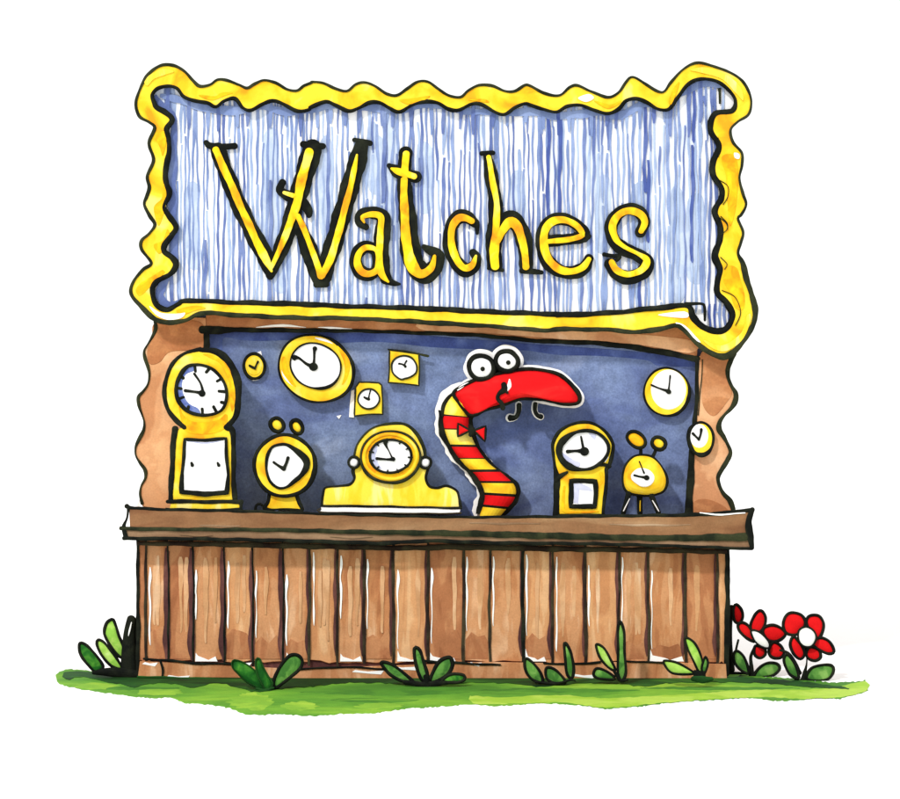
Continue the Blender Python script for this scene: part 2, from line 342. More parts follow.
# plank front -------------------------------------------------------
LX = [137.6, 146, 167.6, 192.5, 223.8, 252, 282.5, 309.5, 337.5, 364, 393.5, 428, 463.5, 490, 523.2, 552.7, 585.5, 619, 648.6, 685.5, 717.7, 727]
LW = [4, 3, 4.5, 5, 4.5, 5, 5, 3, 3, 3.6, 3.4, 3.4, 3.6, 3, 4, 3, 3.6, 3, 3, 3.6, 3, 6]
p = MB()
YC = 0.0
back = [(138, 536), (726, 540), (727, 679), (640, 679), (400, 678), (138, 676)]
p.plate(straight(back, True, 20), 'plum', YC+.022, YC+.06, pre=True)
bx0, bx1 = W(140, 0, .9).x, W(720, 0, .9).x
p.box(W(142, 0, 0).x, W(722, 0, 0).x, YC+.06, .9, 0, W(0, 545, 0).z, 'wood2')
mats = ['wood2', 'wood', 'wood2', 'wood', 'wood3', 'wood', 'wood', 'wood3', 'wood', 'wood', 'wood3', 'wood2', 'wood', 'wood', 'wood3', 'wood', 'wood3', 'wood', 'wood', 'wood2', 'wood3']
for i in range(len(LX)-1):
    a, b = LX[i], LX[i+1]; yb = 661+i*.12
    jag = [(b-.6-(b-a-1.2)*t, yb+R.uniform(-2.2, 1.6)) for t in (.0, .3, .6, 1.0)]
    poly = [(a+.6, 540), (b-.6, 541), (b-.6+R.uniform(-.4, .4), 600)]+jag+[(a+.6+R.uniform(-.4, .4), 600)]
    p.plate(straight(poly, True, 6), mats[i], YC+R.uniform(-.002, .003), YC+.03, pre=True, bev=.4)
    wd = b-a
    if wd > 15:
        # paler brushed streaks down the middle of the board
        for k in range(R.choice((1, 2, 2, 3))):
            x = a+wd*R.uniform(.3, .75); y0 = R.uniform(554, 572); y1 = R.uniform(612, 646)
            p.ribbon([(x, y0, 2.4), (x+R.uniform(-.4, .4), y0+10, R.uniform(3.4, 5.6)), (x+R.uniform(-.5, .5), (y0+y1)/2, R.uniform(2.8, 5.4)), (x+R.uniform(-.6, .6), y1-6, R.uniform(1.6, 3.4)), (x+R.uniform(-.5, .5), y1, 1.6)], 'streak', YC-.0032-.0002*k, .004, cap=False, bev=.04)
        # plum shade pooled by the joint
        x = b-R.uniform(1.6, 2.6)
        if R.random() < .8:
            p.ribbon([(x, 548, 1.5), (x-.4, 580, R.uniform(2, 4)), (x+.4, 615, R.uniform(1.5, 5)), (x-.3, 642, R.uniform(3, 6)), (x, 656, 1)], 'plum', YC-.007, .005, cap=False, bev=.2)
        if R.random() < .6:
            yt = R.uniform(628, 646)
            p.plate(straight([(a+2, 659), (a+2, yt+6), (a+wd*.3, yt+R.uniform(-3, 3)), (a+wd*.55, yt+R.uniform(0, 7)), (a+wd*.8, yt+R.uniform(-5, 3)), (b-2, yt+8), (b-2, 659)], True, 3), 'wood2', YC-.0033, YC-.0025, pre=True, bev=.15, bevy=.001)
        # bare wood sliver
        if i not in (2, 19):
            x = a+R.uniform(3, 4.4); y0 = R.uniform(552, 575); y1 = R.uniform(618, 655)
            p.ribbon([(x, y0, .8), (x+.3, y0+9, R.uniform(1.4, 3)), (x-.3, y0+22, R.uniform(.8, 2)), (x+.2, (y0+y1)/2, R.uniform(.5, 2.2)), (x-.2, y1-10, R.uniform(.6, 2)), (x+.2, y1, .5)], 'white', YC-.0060, .0012, cap=False, bev=.2)
        # ragged unpainted foot
        if R.random() < .42:
            x0, x1 = a+R.uniform(1, 4), b-R.uniform(1, 8)
            p.plate(straight([(x0, 661.5), (x0+.5, 651+R.uniform(-3, 4)), (x0+3, 656+R.uniform(-1, 1)), (x0+(x1-x0)*.45, 658+R.uniform(-1, 1)), (x0+(x1-x0)*.6, 660), (x1-2, 658+R.uniform(-2, 1)), (x1, 661.5)], True, 3), 'white', YC-.0072, YC-.001, pre=True, bev=.15, bevy=.001)
for i, (x, w) in enumerate(zip(LX, LW)):
    top = 541+i*.3; bot = 663+(i % 3)*2 if 0 < i < 21 else 674
    dark = 'ink_wood' if w < 4 else 'ink'
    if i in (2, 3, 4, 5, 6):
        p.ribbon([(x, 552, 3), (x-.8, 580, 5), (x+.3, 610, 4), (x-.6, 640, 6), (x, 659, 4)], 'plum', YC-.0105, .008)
        p.ribbon([(x, top, 1.6), (x+1.2, 590, 1.8), (x+.8, 630, 2.4), (x+.6, bot, 2)], 'ink', YC-.013, .008)
    else:
        p.ribbon([(x, top, w*.7), (x+R.uniform(-.8, .8), 570, w*.9), (x+R.uniform(-.9, .9), 600, w*.8), (x+R.uniform(-.9, .9), 630, w), (x+R.uniform(-.5, .5), bot, w*.8)], dark, YC-.013, .008)
p.build('plank_front', stall)
# base board
b = MB()
Lb = cat([(140, 661), (200, 663.5), (280, 668), (340, 667), (420, 664.5), (480, 662), (560, 663), (640, 662), (726, 664)], False, 8)
b.plate(Lb+[(727, 680), (560, 680), (400, 679.5), (138, 677)], 'wood', YC-.03, YC+.02, pre=True, bev=.5)
b.ribbon([(144, 659, 2.2), (165, 660, 2.4), (192, 663, 2.6), (232, 664, 2)], 'ink', YC-.042, .012)
b.ribbon([(278, 669, 2.4), (310, 668.6, 2), (345, 667, 2), (384, 669, 2)], 'ink', YC-.042, .012)
b.ribbon([(424, 661, 2.6), (460, 663, 2.4), (500, 665, 2)], 'ink', YC-.042, .012)
b.ribbon([(544, 663, 2), (572, 664, 2), (600, 662, 2.4)], 'ink', YC-.042, .012)
b.ribbon([(626, 661, 2), (664, 663, 1.8)], 'ink', YC-.042, .012)
b.ribbon([(160, 661, 2), (163, 670, 2.4), (162, 679, 2)], 'ink', YC-.043, .012)
for x0, x1, y in ((142, 158, 664), (230, 252, 664), (352, 384, 672), (385, 420, 668), (468, 482, 664), (572, 596, 676), (166, 190, 677)):
    b.plate(straight([(x0, y), (x0+3, y-2), ((x0+x1)/2, y-.5), (x1, y-1.5), (x1-3, y+2.5), ((x0+x1)/2, y+1.6)], True, 3), 'white', YC-.0325, YC-.028, pre=True, bev=.15, bevy=.001)
b.ribbon([(138, 676.5, 2), (220, 679, 2.4), (320, 680, 2), (430, 680, 3), (560, 681, 2), (640, 681, 2.4), (727, 681, 3)], 'grass_dark', YC-.044, .012)
b.build('base_board', stall)
# posts and lintel ---------------------------------------------------
T1 = zz(120, 200, 4.44); T2 = zz(120, 330, 3.994); T3 = zz(540, 340, 4.09)
ledge = T1((152, 530), (158, 580), (130, 630), (105, 680))+T2((118, 170), (105, 230), (75, 260), (78, 310), (95, 360), (90, 410), (65, 460), (65, 510), (100, 560), (100, 600), (78, 640), (90, 705))
redge = T3((795, 55), (770, 110), (775, 170), (800, 220), (790, 270), (745, 320), (730, 360), (760, 410), (780, 460), (755, 510), (730, 560), (745, 620), (785, 670), (792, 715))
LE, RE = cat(ledge, False, 2), cat(redge, False, 2)
def wavy_post(edge, inner, name, deep_patches):
    q = MB(); e = [(a[0], a[1]) for a in edge]
    q.plate(e+inner, 'post', YF, YF+.06, pre=True, bev=.5)
    for w_ in deep_patches: q.plate(w_, 'postdark', YF-.004, YF+.003, bev=.3)  # deeper brown patches at the head and foot of the post
    q.ribbon([(a[0], a[1], 2.8+1.0*math.sin(k*.35)+(1.6 if name == 'r' else 0)) for k, a in enumerate(edge)][::4], 'ink_thin', YF-.011, .014)
    return q
q = wavy_post(LE, [(206, 516), (206, 318), (155, 316)], 'l', [[(157, 322), (200, 322), (204, 345), (196, 350), (170, 352), (160, 362), (150, 364), (147, 352), (152, 338)], [(184, 512), (203, 512), (203, 500), (196, 503)]])
q.ribbon([(206, 328, 4), (207, 345, 7), (205, 360, 4), (205.5, 440, 3), (205, 512, 3)], 'ink', YF-.011, .014)
q.ribbon([(139, 500, 1), (137.5, 508, 5), (143, 511, 4), (160, 511, 2)], 'white', YF-.006, .006)
q.build('post', stall)
q = wavy_post(RE, [(689, 516), (691, 470), (695, 430), (699, 356), (735, 352)], 'r', [[(702, 352), (728, 352), (726, 375), (732, 392), (727, 402), (714, 416), (703, 405), (702, 380)], [(692, 515), (694, 502), (706, 499), (722, 505), (728, 514)]])
q.ribbon([(697, 358, 4), (696.5, 400, 4), (693, 440, 5), (691, 470, 7), (688.5, 516, 8)], 'ink', YF-.012, .014)
q.ribbon([(702.5, 360, 1.2), (701, 385, 1), (698, 415, 1)], 'ink_thin', YF-.0115, .012)
q.build('post', stall)
q = MB()
opt = cat([(206, 329), (250, 330), (320, 330), (400, 331.5), (480, 334.5), (540, 340), (600, 343), (650, 348.5), (697, 358)], False, 6)
q.plate([(206, 300)]+[(699, 300)]+[(a[0], a[1]) for a in opt[::-1]], 'postdark', YF+.001, YF+.058, pre=True, bev=.4)
q.plate([(425, 322), (520, 326), (600, 331), (690, 340), (690, 353), (640, 345), (560, 339), (480, 332.5), (425, 330.5)], 'post', YF-.004, YF+.003, bev=.3)
q.ribbon([(203, 330, 9), (216, 330, 8), (240, 330, 5), (300, 330.5, 4.5), (360, 331, 3.6), (420, 333, 4), (480, 335.5, 4), (540, 341, 4.4), (600, 343.5, 5), (650, 350, 6), (697, 359, 6)], 'ink', YF-.012, .014)
q.ribbon([(256, 327, .5), (275, 326, 2.6), (290, 325.5, 2), (306, 327.5, .5)], 'white', YF-.007, .006, cap=False)
q.ribbon([(318, 327.5, .5), (334, 328, 2.4), (352, 329, .5)], 'white', YF-.007, .006, cap=False)
q.build('lintel', stall)
# back panel ----------------------------------------------------------
q = MB()
q.plate([(180, 300), (702, 300), (702, 520), (180, 520)], 'panel', YP, YP+.04, closed_smooth=False)
def patch(pts, mat='panelshade', k=0): q.plate(pts, mat, YP-.002-k*.0004, YP+.001, bev=.2)
patch([(206, 328), (300, 332), (400, 334), (520, 343), (640, 352), (697, 362), (699, 366), (660, 366), (645, 360), (600, 356), (560, 355), (520, 350), (470, 349), (430, 347), (380, 342), (330, 343), (300, 340), (262, 341), (240, 340), (224, 338), (222, 352), (216, 354), (210, 346)])  # shade along the top of the recess, painted in dark blue
# bare paper flecks and margins left around the pieces
for k, f_ in enumerate([[(341.5, 415), (336.5, 416), (339, 419)], [(255, 353), (261, 351), (263, 360), (258, 356)], [(248, 376), (253, 381), (259, 380), (254, 377)]]):
    q.plate(f_, 'white', YP-.006, YP+.001, closed_smooth=False, bev=.1)
q.ribbon([(689.5, 470, 1.5), (688, 490, 1.8), (686, 512, 1.2)], 'white', YP-.006, .006)
q.build('back_panel', stall)
# carcass of the booth behind, closing sides and top
q = MB()
xl, xr = W(166, 0, .3).x, W(712, 0, .3).x; zt = W(0, 130, .3).z
q.box(xl, xl+.03, YF+.06, 1.0, 0.2, zt, 'wood2'); q.box(xr-.03, xr, YF+.06, 1.0, .2, zt, 'wood2')
q.box(xl+.03, xr-.03, .97, 1.0, .2, zt, 'wood2'); q.box(xl-.02, xr+.02, YF+.062, 1.02, zt, zt+.03, 'wood2')
q.build('rear_wall', stall)
# ---------------------------------------------------------------- sign
INK[0] = 1.08
A = zz(120, 50, 4.44); B_ = zz(310, 50, 3.913); C_ = zz(530, 50, 3.75); D = zz(120, 200, 4.44); E = zz(310, 180, 3.913); Ff = zz(530, 200, 3.75)
outer = (A((70, 240), (85, 180), (125, 110), (180, 68), (235, 68), (285, 95), (325, 135), (355, 160), (400, 155), (435, 132), (480, 135), (530, 155), (565, 170), (600, 150), (640, 133), (690, 145), (740, 175), (785, 180), (815, 158), (850, 145))
 + B_((5, 125), (50, 130), (100, 150), (145, 160), (180, 135), (215, 127), (255, 140), (300, 172), (340, 178), (380, 150), (420, 125), (460, 125), (500, 150), (545, 178), (590, 185), (620, 158), (660, 137), (710, 140), (760, 160), (800, 160), (840, 138))
 + C_((0, 135), (50, 160), (110, 170), (150, 140), (180, 133), (230, 155), (290, 178), (330, 160), (360, 120), (385, 102), (430, 125), (480, 155), (505, 155), (530, 120), (570, 75), (620, 50), (670, 55), (740, 80), (800, 120), (828, 180), (820, 240), (780, 270), (752, 300), (760, 345), (795, 385), (795, 430), (785, 480), (800, 540), (810, 580), (790, 620))
 + Ff((780, 70), (800, 120), (790, 160), (780, 200), (800, 240), (812, 300), (830, 350), (845, 410), (835, 470), (800, 530), (760, 572), (720, 588), (670, 570), (620, 530), (575, 485), (545, 470), (480, 485), (400, 495), (300, 487), (200, 485), (100, 485))
 + E((900, 588), (700, 572), (500, 560), (300, 548), (100, 540))
 + D((888, 525), (700, 520), (500, 510), (400, 502), (340, 508), (290, 535), (220, 545), (150, 525), (90, 470), (50, 415), (60, 360), (100, 310), (140, 280), (95, 220), (95, 180), (130, 150), (155, 110), (130, 70), (108, 20))
 + A((120, 650), (130, 610), (120, 560), (150, 490), (130, 430), (130, 400), (155, 345), (130, 320), (85, 295)))
inner = (A((150, 235), (140, 200), (165, 170), (215, 160), (255, 170), (285, 205), (335, 225), (390, 235), (425, 250), (460, 225), (510, 215), (545, 255), (580, 265), (630, 240), (680, 225), (730, 240), (790, 270), (840, 265))
 + B_((0, 225), (60, 200), (100, 215), (150, 238), (190, 225), (230, 205), (270, 205), (310, 225), (350, 240), (400, 215), (450, 200), (500, 205), (540, 230), (580, 235), (630, 210), (670, 212), (720, 240), (760, 250), (800, 225), (840, 210))
 + C_((0, 205), (50, 220), (100, 232), (140, 210), (190, 205), (240, 225), (290, 237), (330, 220), (360, 190), (400, 182), (440, 195), (480, 220), (520, 222), (550, 180), (590, 130), (640, 108), (700, 115), (745, 150), (772, 190), (760, 230), (695, 240), (680, 300), (710, 360), (690, 420), (690, 470), (720, 520), (720, 560))
 + Ff((705, 20), (695, 50), (715, 100), (715, 150), (695, 210), (715, 260), (705, 310), (705, 350), (740, 385), (762, 430), (740, 480), (700, 495), (650, 480), (610, 440), (590, 400), (500, 405), (400, 415), (300, 425), (150, 432))
 + E((900, 525), (700, 518), (500, 508), (300, 500), (100, 495))
 + D((888, 468), (700, 462), (500, 457), (300, 449), (260, 465), (210, 490), (160, 465), (140, 400), (160, 360), (220, 330), (245, 290), (230, 260), (195, 230), (195, 200), (230, 150), (245, 120), (215, 70), (195, 30))
 + A((215, 640), (205, 600), (200, 560), (205, 500), (215, 450), (215, 400), (205, 350), (228, 310), (200, 280), (160, 255)))
YS = .055
sg = MB()
oc = cat(outer, True, 2)
sg.plate(inset([(a[0], a[1]) for a in oc], 1.5), 'paper', YS, YS+.08, pre=True)
lay = [0]
def nxt():
    lay[0] += 1; return YS-.0015-.00004*lay[0]
def brush(pts, mat): sg.ribbon(pts, mat, nxt(), .0012, cap=False, jit=1.4, bev=.1, step=5)
for k in range(16):       # broad pale washes
    x = R.uniform(175, 420) if k < 11 else R.uniform(420, 700); y0 = R.uniform(100, 200); y1 = y0+R.uniform(40, 110); wd = R.uniform(6, 17)
    sg.plate([(x, y0), (x+wd, y0+R.uniform(-5, 5)), (x+wd+2, (y0+y1)/2), (x+wd+R.uniform(-2, 4), min(y1, 300)), (x+R.uniform(-2, 2), min(y1, 302)), (x-2, (y0+y1)/2)], 's4', nxt(), YS+.001, bev=.2)
def top_at(x):
    ys = [a[1] for a in oc if abs(a[0]-x) < 3 and a[1] < 130]
    return (max(ys) if ys else 95)+3.5
xx0 = 161.0
while xx0 < 716:
    xx0 += R.uniform(4.2, 5.8)
    x = xx0; y = top_at(x) if R.random() < .9 else R.uniform(120, 150)
    if x < 240: seq = ['s1', 's1', 's1', 's2', 's0']
    elif x < 430: seq = ['s0', 's1', 's1', 's2']
    elif x < 560: seq = ['s0', 's0', 's1', 's2']
    else: seq = ['s1', 's1', 's2', 's2']
    ww = R.uniform(1.7, 2.9); ph = R.uniform(0, 6); amp = R.uniform(.3, 1.0); lean = R.uniform(-2, 2)
    first = True
    while y < 312:
        m_ = R.choice(seq) if not first else R.choice(['s0', 's1', 's1', 's2'])
        L_ = R.uniform(35, 120) if R.random() < .45 else 240
        if first and R.random() < .35: L_ = R.uniform(18, 60)
        y2 = min(313, y+L_); nn = max(3, int((y2-y)/20)); pts = []
        for j in range(nn+1):
            t = j/nn; yy = y+(y2-y)*t
            pts.append((x+lean*(yy-200)/110+amp*math.sin(yy*.035+ph)+R.uniform(-.35, .35), yy, ww*R.uniform(.75, 1.25)*(1.15 if j == nn-1 else 1)))
        pts[0] = (pts[0][0], pts[0][1], ww*.8); pts[-1] = (pts[-1][0], pts[-1][1], ww*.6)
        brush(pts, m_)
        y = y2+R.uniform(-1.5, 3); first = False; x += R.uniform(-.8, .8)
for x, y0, y1 in ((640, 250, 312), (645, 106, 190), (548, 103, 215), (560, 103, 220), (692, 145, 260), (694, 90, 140), (648, 160, 240), (384, 100, 200), (270, 180, 300), (205, 240, 305), (172, 200, 300)):
    brush([(x, y0, 2.4), (x+1, (y0*2+y1)/3, 3.6), (x-.6, (y0+2*y1)/3, 3), (x, y1, 3.4), (x+.3, y1+3, 1)], 's3' if x > 500 else 's0')
for x in range(690, 740, 5):
    if x > 708: brush([(x, 304, 2), (x-1, 315, 3), (x+.5, 329, 2)], R.choice(['s0', 's3', 's1']))
brush([(154, 96, 5), (160, 104, 8), (168, 112, 8), (174, 120, 6), (173, 160, 8), (172, 200, 9), (174, 240, 7), (175, 265, 5), (165, 280, 7), (160, 296, 9), (170, 306, 7), (182, 300, 3)], 's0')  # shade of the frame's left edge, painted as a blue wash
brush([(160, 95, 4), (175, 99, 7), (195, 105, 7), (215, 110, 8), (240, 110, 9), (262, 106, 7), (290, 112, 8), (330, 106, 7), (370, 108, 7), (400, 110, 7), (430, 104, 7), (460, 110, 7), (500, 113, 6), (540, 112, 9), (560, 116, 8), (600, 112, 8), (620, 115, 9), (645, 104, 6), (660, 108, 7), (680, 94, 8), (700, 84, 7), (722, 86, 6)], 's1')  # shade of the frame's top edge, painted as a blue wash
for k in range(34):  # drips running down from the painted top shade
    xx = 172+k*16+R.uniform(-5, 5)
    brush([(xx, top_at(xx)+2, 4), (xx+.5, 116, 4), (xx, 122+R.uniform(0, 16), 2)], R.choice(['s0', 's1', 's0', 's3' if xx > 520 else 's0']))
for a, b_ in (((704, 96), (706, 106)), ((712, 90), (713, 106)), ((719, 88), (720, 104))):
    brush([(a[0], a[1], 3), (b_[0], b_[1], 2)], 'ink_thin' if a[0] == 719 else 's0')
sb = sg.build('sign_board', stall)
# frame
fr = MB()
oc2 = [(a[0], a[1]) for a in oc]; ic2 = [(a[0], a[1]) for a in cat(inner, True, 2)]
fr.plate(oc2, 'yellow', YS-.055, YS+.083, pre=True, holes=[ic2], bev=1.0, bevy=.012)
# orange pools, pale flecks, white highlights painted on
def pool(pts, mat='orange', k=0): fr.plate(pts, mat, YS-.0575-k*.0004, YS-.053, bev=.25)
pool(Ff((740, 250), (775, 255), (790, 300), (805, 360), (800, 410), (770, 405), (750, 350), (725, 300)))
pool(D((70, 400), (90, 370), (140, 340), (190, 310), (200, 320), (150, 370), (110, 410), (85, 425)), k=1)
pool(A((150, 700), (185, 660), (190, 620), (200, 570), (205, 620), (205, 680), (190, 740), (170, 780)), k=2)
pool(A((160, 380), (200, 360), (205, 410), (190, 470), (180, 440)), k=3)
pool(D((150, 200), (190, 180), (210, 130), (220, 160), (200, 200), (175, 240)), k=4)
pool(C_((720, 400), (770, 400), (780, 500), (770, 600), (750, 660), (740, 560), (735, 470)), k=5)
pool(A((350, 200), (420, 205), (450, 190), (500, 190), (460, 205), (420, 222), (380, 218)), k=6)
pool(B_((350, 195), (400, 190), (470, 180), (430, 205), (380, 212)), k=7)
pool(B_((620, 195), (680, 192), (700, 205), (660, 202)), k=8)
pool(C_((240, 190), (300, 205), (340, 190), (330, 205), (290, 220)), k=9)
pool(C_((520, 200), (535, 150), (560, 120), (550, 160), (530, 205)), k=10)
pool(D((250, 490), (330, 470), (380, 480), (330, 492), (280, 508)), k=11)
pool(D((130, 470), (180, 500), (250, 505), (290, 500), (270, 525), (210, 532), (160, 510)), 'white', 12)
pool(Ff((545, 460), (580, 470), (620, 510), (640, 535), (610, 520), (575, 490)), 'white', 13)
pool(Ff((480, 430), (580, 418), (592, 440), (540, 440)), 'white', 14)
pool(A((110, 130), (180, 85), (240, 95), (200, 110), (150, 130), (120, 160)), 'yellow_pale', 15)
pool(C_((600, 75), (660, 65), (740, 95), (790, 140), (800, 190), (770, 160), (720, 110), (640, 85)), 'yellow_pale', 16)
pool(Ff((650, 525), (720, 545), (790, 500), (815, 430), (830, 440), (800, 520), (740, 565), (690, 560)), 'yellow_pale', 17)
pool(C_((180, 180), (220, 165), (240, 180), (210, 195)), 'white', 18)
pool(C_((765, 385), (785, 390), (785, 408), (768, 405)), 'white', 19)
yo = YS-.066
n_o = len(outer)
def ow(p):
    x, y = p
    if x > 720 and y > 255: return 5.5
    if y > 300: return 4.4
    if x < 200: return 3.0
    return 2.6
def iw(p):
    x, y = p
    if y > 285 and x < 690: return 6.0
    if x > 690 and y > 110: return 7.0
    if x < 180 and y > 100: return 6.4
    return 4.2
fr.ribbon([(a[0], a[1], ow(a)*R.uniform(.85, 1.15)) for a in outer], 'ink_thin', yo, .02, closed=True)
fr.ribbon([(a[0], a[1], iw(a)*R.uniform(.85, 1.15)) for a in inner], 'ink', yo+.001, .066, closed=True)
fr.ribbon(Ff((585, 392, 16), (640, 388, 10), (655, 400, 10), (655, 450, 10)), 'ink', yo-.002, .02)
for pts in (Ff((700, 60), (735, 85), (740, 110), (715, 130)), Ff((715, 215), (740, 240), (730, 260)), Ff((720, 340), (770, 365), (790, 420), (770, 470)), C_((705, 330), (712, 360), (708, 400)), C_((705, 485), (740, 510), (742, 550), (725, 580)), C_((715, 625), (740, 650), (742, 672))):
    fr.ribbon(pts, 'ink_thin', yo, .012, w=.8)
fr.ribbon(Ff((500, 410, 5), (300, 428, 8), (100, 437, 10)), 'ink', yo-.001, .03)
fr.build('sign_frame', sb)
# lettering
G1 = zz(200, 130, 4.994); G2 = zz(340, 140, 4.994); G3 = zz(500, 140, 4.994)
lt = MB(); kk = [0]
def stroke(tr, ink=None, yel=None, closed=False):
    kk[0] += 1; INK[0] = 1.0
    if ink: lt.ribbon([(a[0]-.2, a[1], a[2]+1.6) for a in tr(*ink)], 'ink', YS-.030-.0004*kk[0], .032, closed=closed, bev=.15, jit=.7)
    if yel: lt.ribbon([(a[0], a[1], a[2]+.4) for a in tr(*yel)], 'letter', YS-.047-.0004*kk[0], .02, closed=closed, bev=.2, jit=.7)
stroke(G1, [(90, 100, 68), (172, 320, 74), (256, 500, 74), (325, 630, 80), (352, 730, 30)], [(78, 100, 32), (150, 260, 34), (220, 420, 34), (290, 570, 36), (330, 650, 38), (358, 705, 10)])
stroke(G1, [(30, 62, 16), (60, 82, 26), (175, 80, 22)])
stroke(G1, [(352, 725, 36), (400, 610, 66), (450, 480, 80), (478, 370, 78), (525, 220, 90), (562, 95, 92)], [(352, 692, 16), (395, 605, 24), (440, 490, 34), (480, 380, 38), (505, 260, 44), (545, 110, 40)])
stroke(G1, [(515, 72, 24), (615, 80, 24)])
stroke(G1, [(412, 262, 28), (400, 300, 36), (445, 330, 46)], [(420, 312, 14), (465, 328, 22)])
stroke(G1, [(500, 340, 50), (540, 400, 36), (545, 425, 22)])
stroke(G1, [(482, 440, 44), (530, 560, 72), (575, 680, 80), (602, 745, 70)], [(488, 430, 26), (530, 520, 26), (570, 630, 26), (605, 728, 34)])
stroke(G1, [(612, 735, 78), (670, 560, 82), (725, 370, 84), (780, 180, 84), (808, 80, 66)], [(610, 725, 34), (660, 620, 34), (708, 450, 32), (742, 320, 28), (770, 200, 24), (783, 125, 10)])
stroke(G1, [(772, 50, 16), (850, 66, 20)])
stroke(G1, [(582, 772, 24), (630, 770, 26)])
# a
stroke(G2, [(132, 435, 22), (100, 410, 40), (105, 372, 46), (160, 362, 50), (215, 385, 66), (215, 450, 70), (205, 560, 74), (212, 640, 70), (235, 695, 50)], [(120, 412, 8), (112, 385, 22), (160, 372, 26), (203, 385, 30), (203, 450, 30), (196, 560, 32), (200, 640, 34), (215, 680, 28), (240, 708, 10)])
stroke(G2, [(225, 695, 40), (270, 715, 24), (298, 720, 6)])
stroke(G2, [(132, 533, 54), (92, 560, 58), (80, 610, 58), (105, 660, 60), (150, 672, 58), (185, 640, 50), (185, 560, 50)], [(135, 536, 26), (98, 560, 30), (86, 610, 32), (108, 656, 34), (150, 668, 32), (188, 640, 26), (184, 556, 22)], closed=True)
# t
stroke(G2, [(330, 65, 60), (322, 140, 64)], [(330, 70, 32), (324, 150, 36)])
stroke(G2, [(245, 128, 16), (295, 160, 58), (380, 185, 52)], [(258, 142, 10), (300, 160, 34), (370, 182, 28)])
stroke(G2, [(318, 200, 58), (330, 300, 72), (342, 420, 82), (352, 540, 92), (375, 625, 96), (425, 668, 88), (478, 630, 76), (492, 580, 56)], [(320, 200, 32), (320, 300, 36), (325, 420, 42), (335, 530, 46), (357, 620, 56), (402, 668, 44), (455, 640, 32), (472, 580, 14)])
stroke(G2, [(420, 532, 16), (450, 552, 36), (490, 565, 40)])
# c
stroke(G2, [(672, 412, 44), (635, 385, 58), (590, 388, 60), (555, 440, 62), (552, 530, 64), (578, 605, 64), (625, 650, 62), (668, 632, 56), (682, 590, 42), (665, 562, 30)], [(658, 405, 28), (625, 388, 34), (590, 392, 36), (560, 440, 32), (558, 530, 34), (585, 600, 34), (622, 638, 32), (660, 625, 28), (680, 580, 12)])
stroke(G2, [(685, 425, 18), (685, 465, 10)])
# h
stroke(G2, [(735, 75, 34), (755, 170, 58), (775, 300, 60), (778, 400, 66), (768, 520, 76), (775, 625, 64)], [(742, 85, 20), (760, 190, 28), (782, 320, 28), (780, 440, 34), (770, 550, 44), (775, 628, 42)])
stroke(G2, [(708, 68, 14), (765, 64, 16)])
stroke(G2, [(745, 640, 14), (812, 650, 12)])
stroke(G3, [(-15, 500, 50), (15, 430, 66), (60, 395, 78), (105, 450, 78), (125, 530, 70), (132, 620, 64)], [(-15, 505, 30), (15, 450, 38), (50, 412, 46), (85, 430, 46), (108, 490, 38), (122, 560, 32), (130, 632, 34)])
stroke(G3, [(110, 652, 20), (170, 658, 22), (208, 662, 14)])
# e
stroke(G3, [(238, 505, 50), (330, 498, 50), (400, 485, 54), (420, 465, 50), (380, 420, 52), (320, 395, 52), (255, 405, 56), (218, 450, 56), (212, 520, 58), (235, 600, 62), (290, 650, 60), (360, 662, 58), (420, 640, 56), (445, 595, 44)], [(240, 508, 22), (330, 498, 24), (400, 482, 26), (412, 465, 24), (380, 425, 28), (320, 400, 32), (260, 408, 36), (225, 450, 38), (220, 520, 38), (242, 595, 38), (295, 645, 36), (360, 655, 30), (415, 635, 32), (445, 595, 20)])
stroke(G3, [(425, 498, 20), (445, 480, 16)])
# s
stroke(G3, [(700, 462, 44), (722, 410, 56), (700, 362, 54), (645, 345, 52), (590, 370, 56), (555, 430, 58), (570, 500, 60), (620, 545, 60), (690, 575, 62), (735, 610, 60), (715, 660, 66), (640, 688, 60), (580, 665, 58), (550, 620, 50)], [(705, 455, 24), (722, 410, 34), (700, 370, 34), (645, 352, 32), (592, 375, 34), (562, 430, 34), (578, 495, 30), (620, 532, 18), (690, 568, 18), (732, 602, 34), (705, 650, 30), (640, 672, 28), (585, 650, 30), (558, 610, 28)])
stroke(G3, [(520, 572, 12), (560, 580, 14), (600, 580, 14), (585, 600, 12)])
lt.build('lettering', sb)
# ================================================================ CLOCKS
INK[0] = 1.22
def hand_pair(root_part, hands, Yf, w=2, hub=None):
    names = ('hour_hand', 'minute_hand')
    for nm, h in zip(names, hands):
        q = MB(root_part.get('dz', 0)); q.ribbon(h, 'ink', Yf, .005, w=w, jit=.3)
        if nm == 'hour_hand' and hub: q.ribbon([(hub[0]-.2, hub[1], hub[2]), (hub[0]+.4, hub[1]+.2, hub[2])], 'ink', Yf-.003, .006, jit=.2)
        q.build(nm, root_part)
        Yf -= .0012
def base_root(name, label, px, yb, Y, group):
    z = ztop(px); k = (CAM_D+Y)/CAM_D/F
    dz = z-W(px, yb, Y).z
    r = thing(name, label, 'clock', (W(px, yb, Y).x, Y, z), group); r['dz'] = dz; return r, dz
GS = 'clocks standing on the counter'; GW = 'clocks hanging on the blue wall'
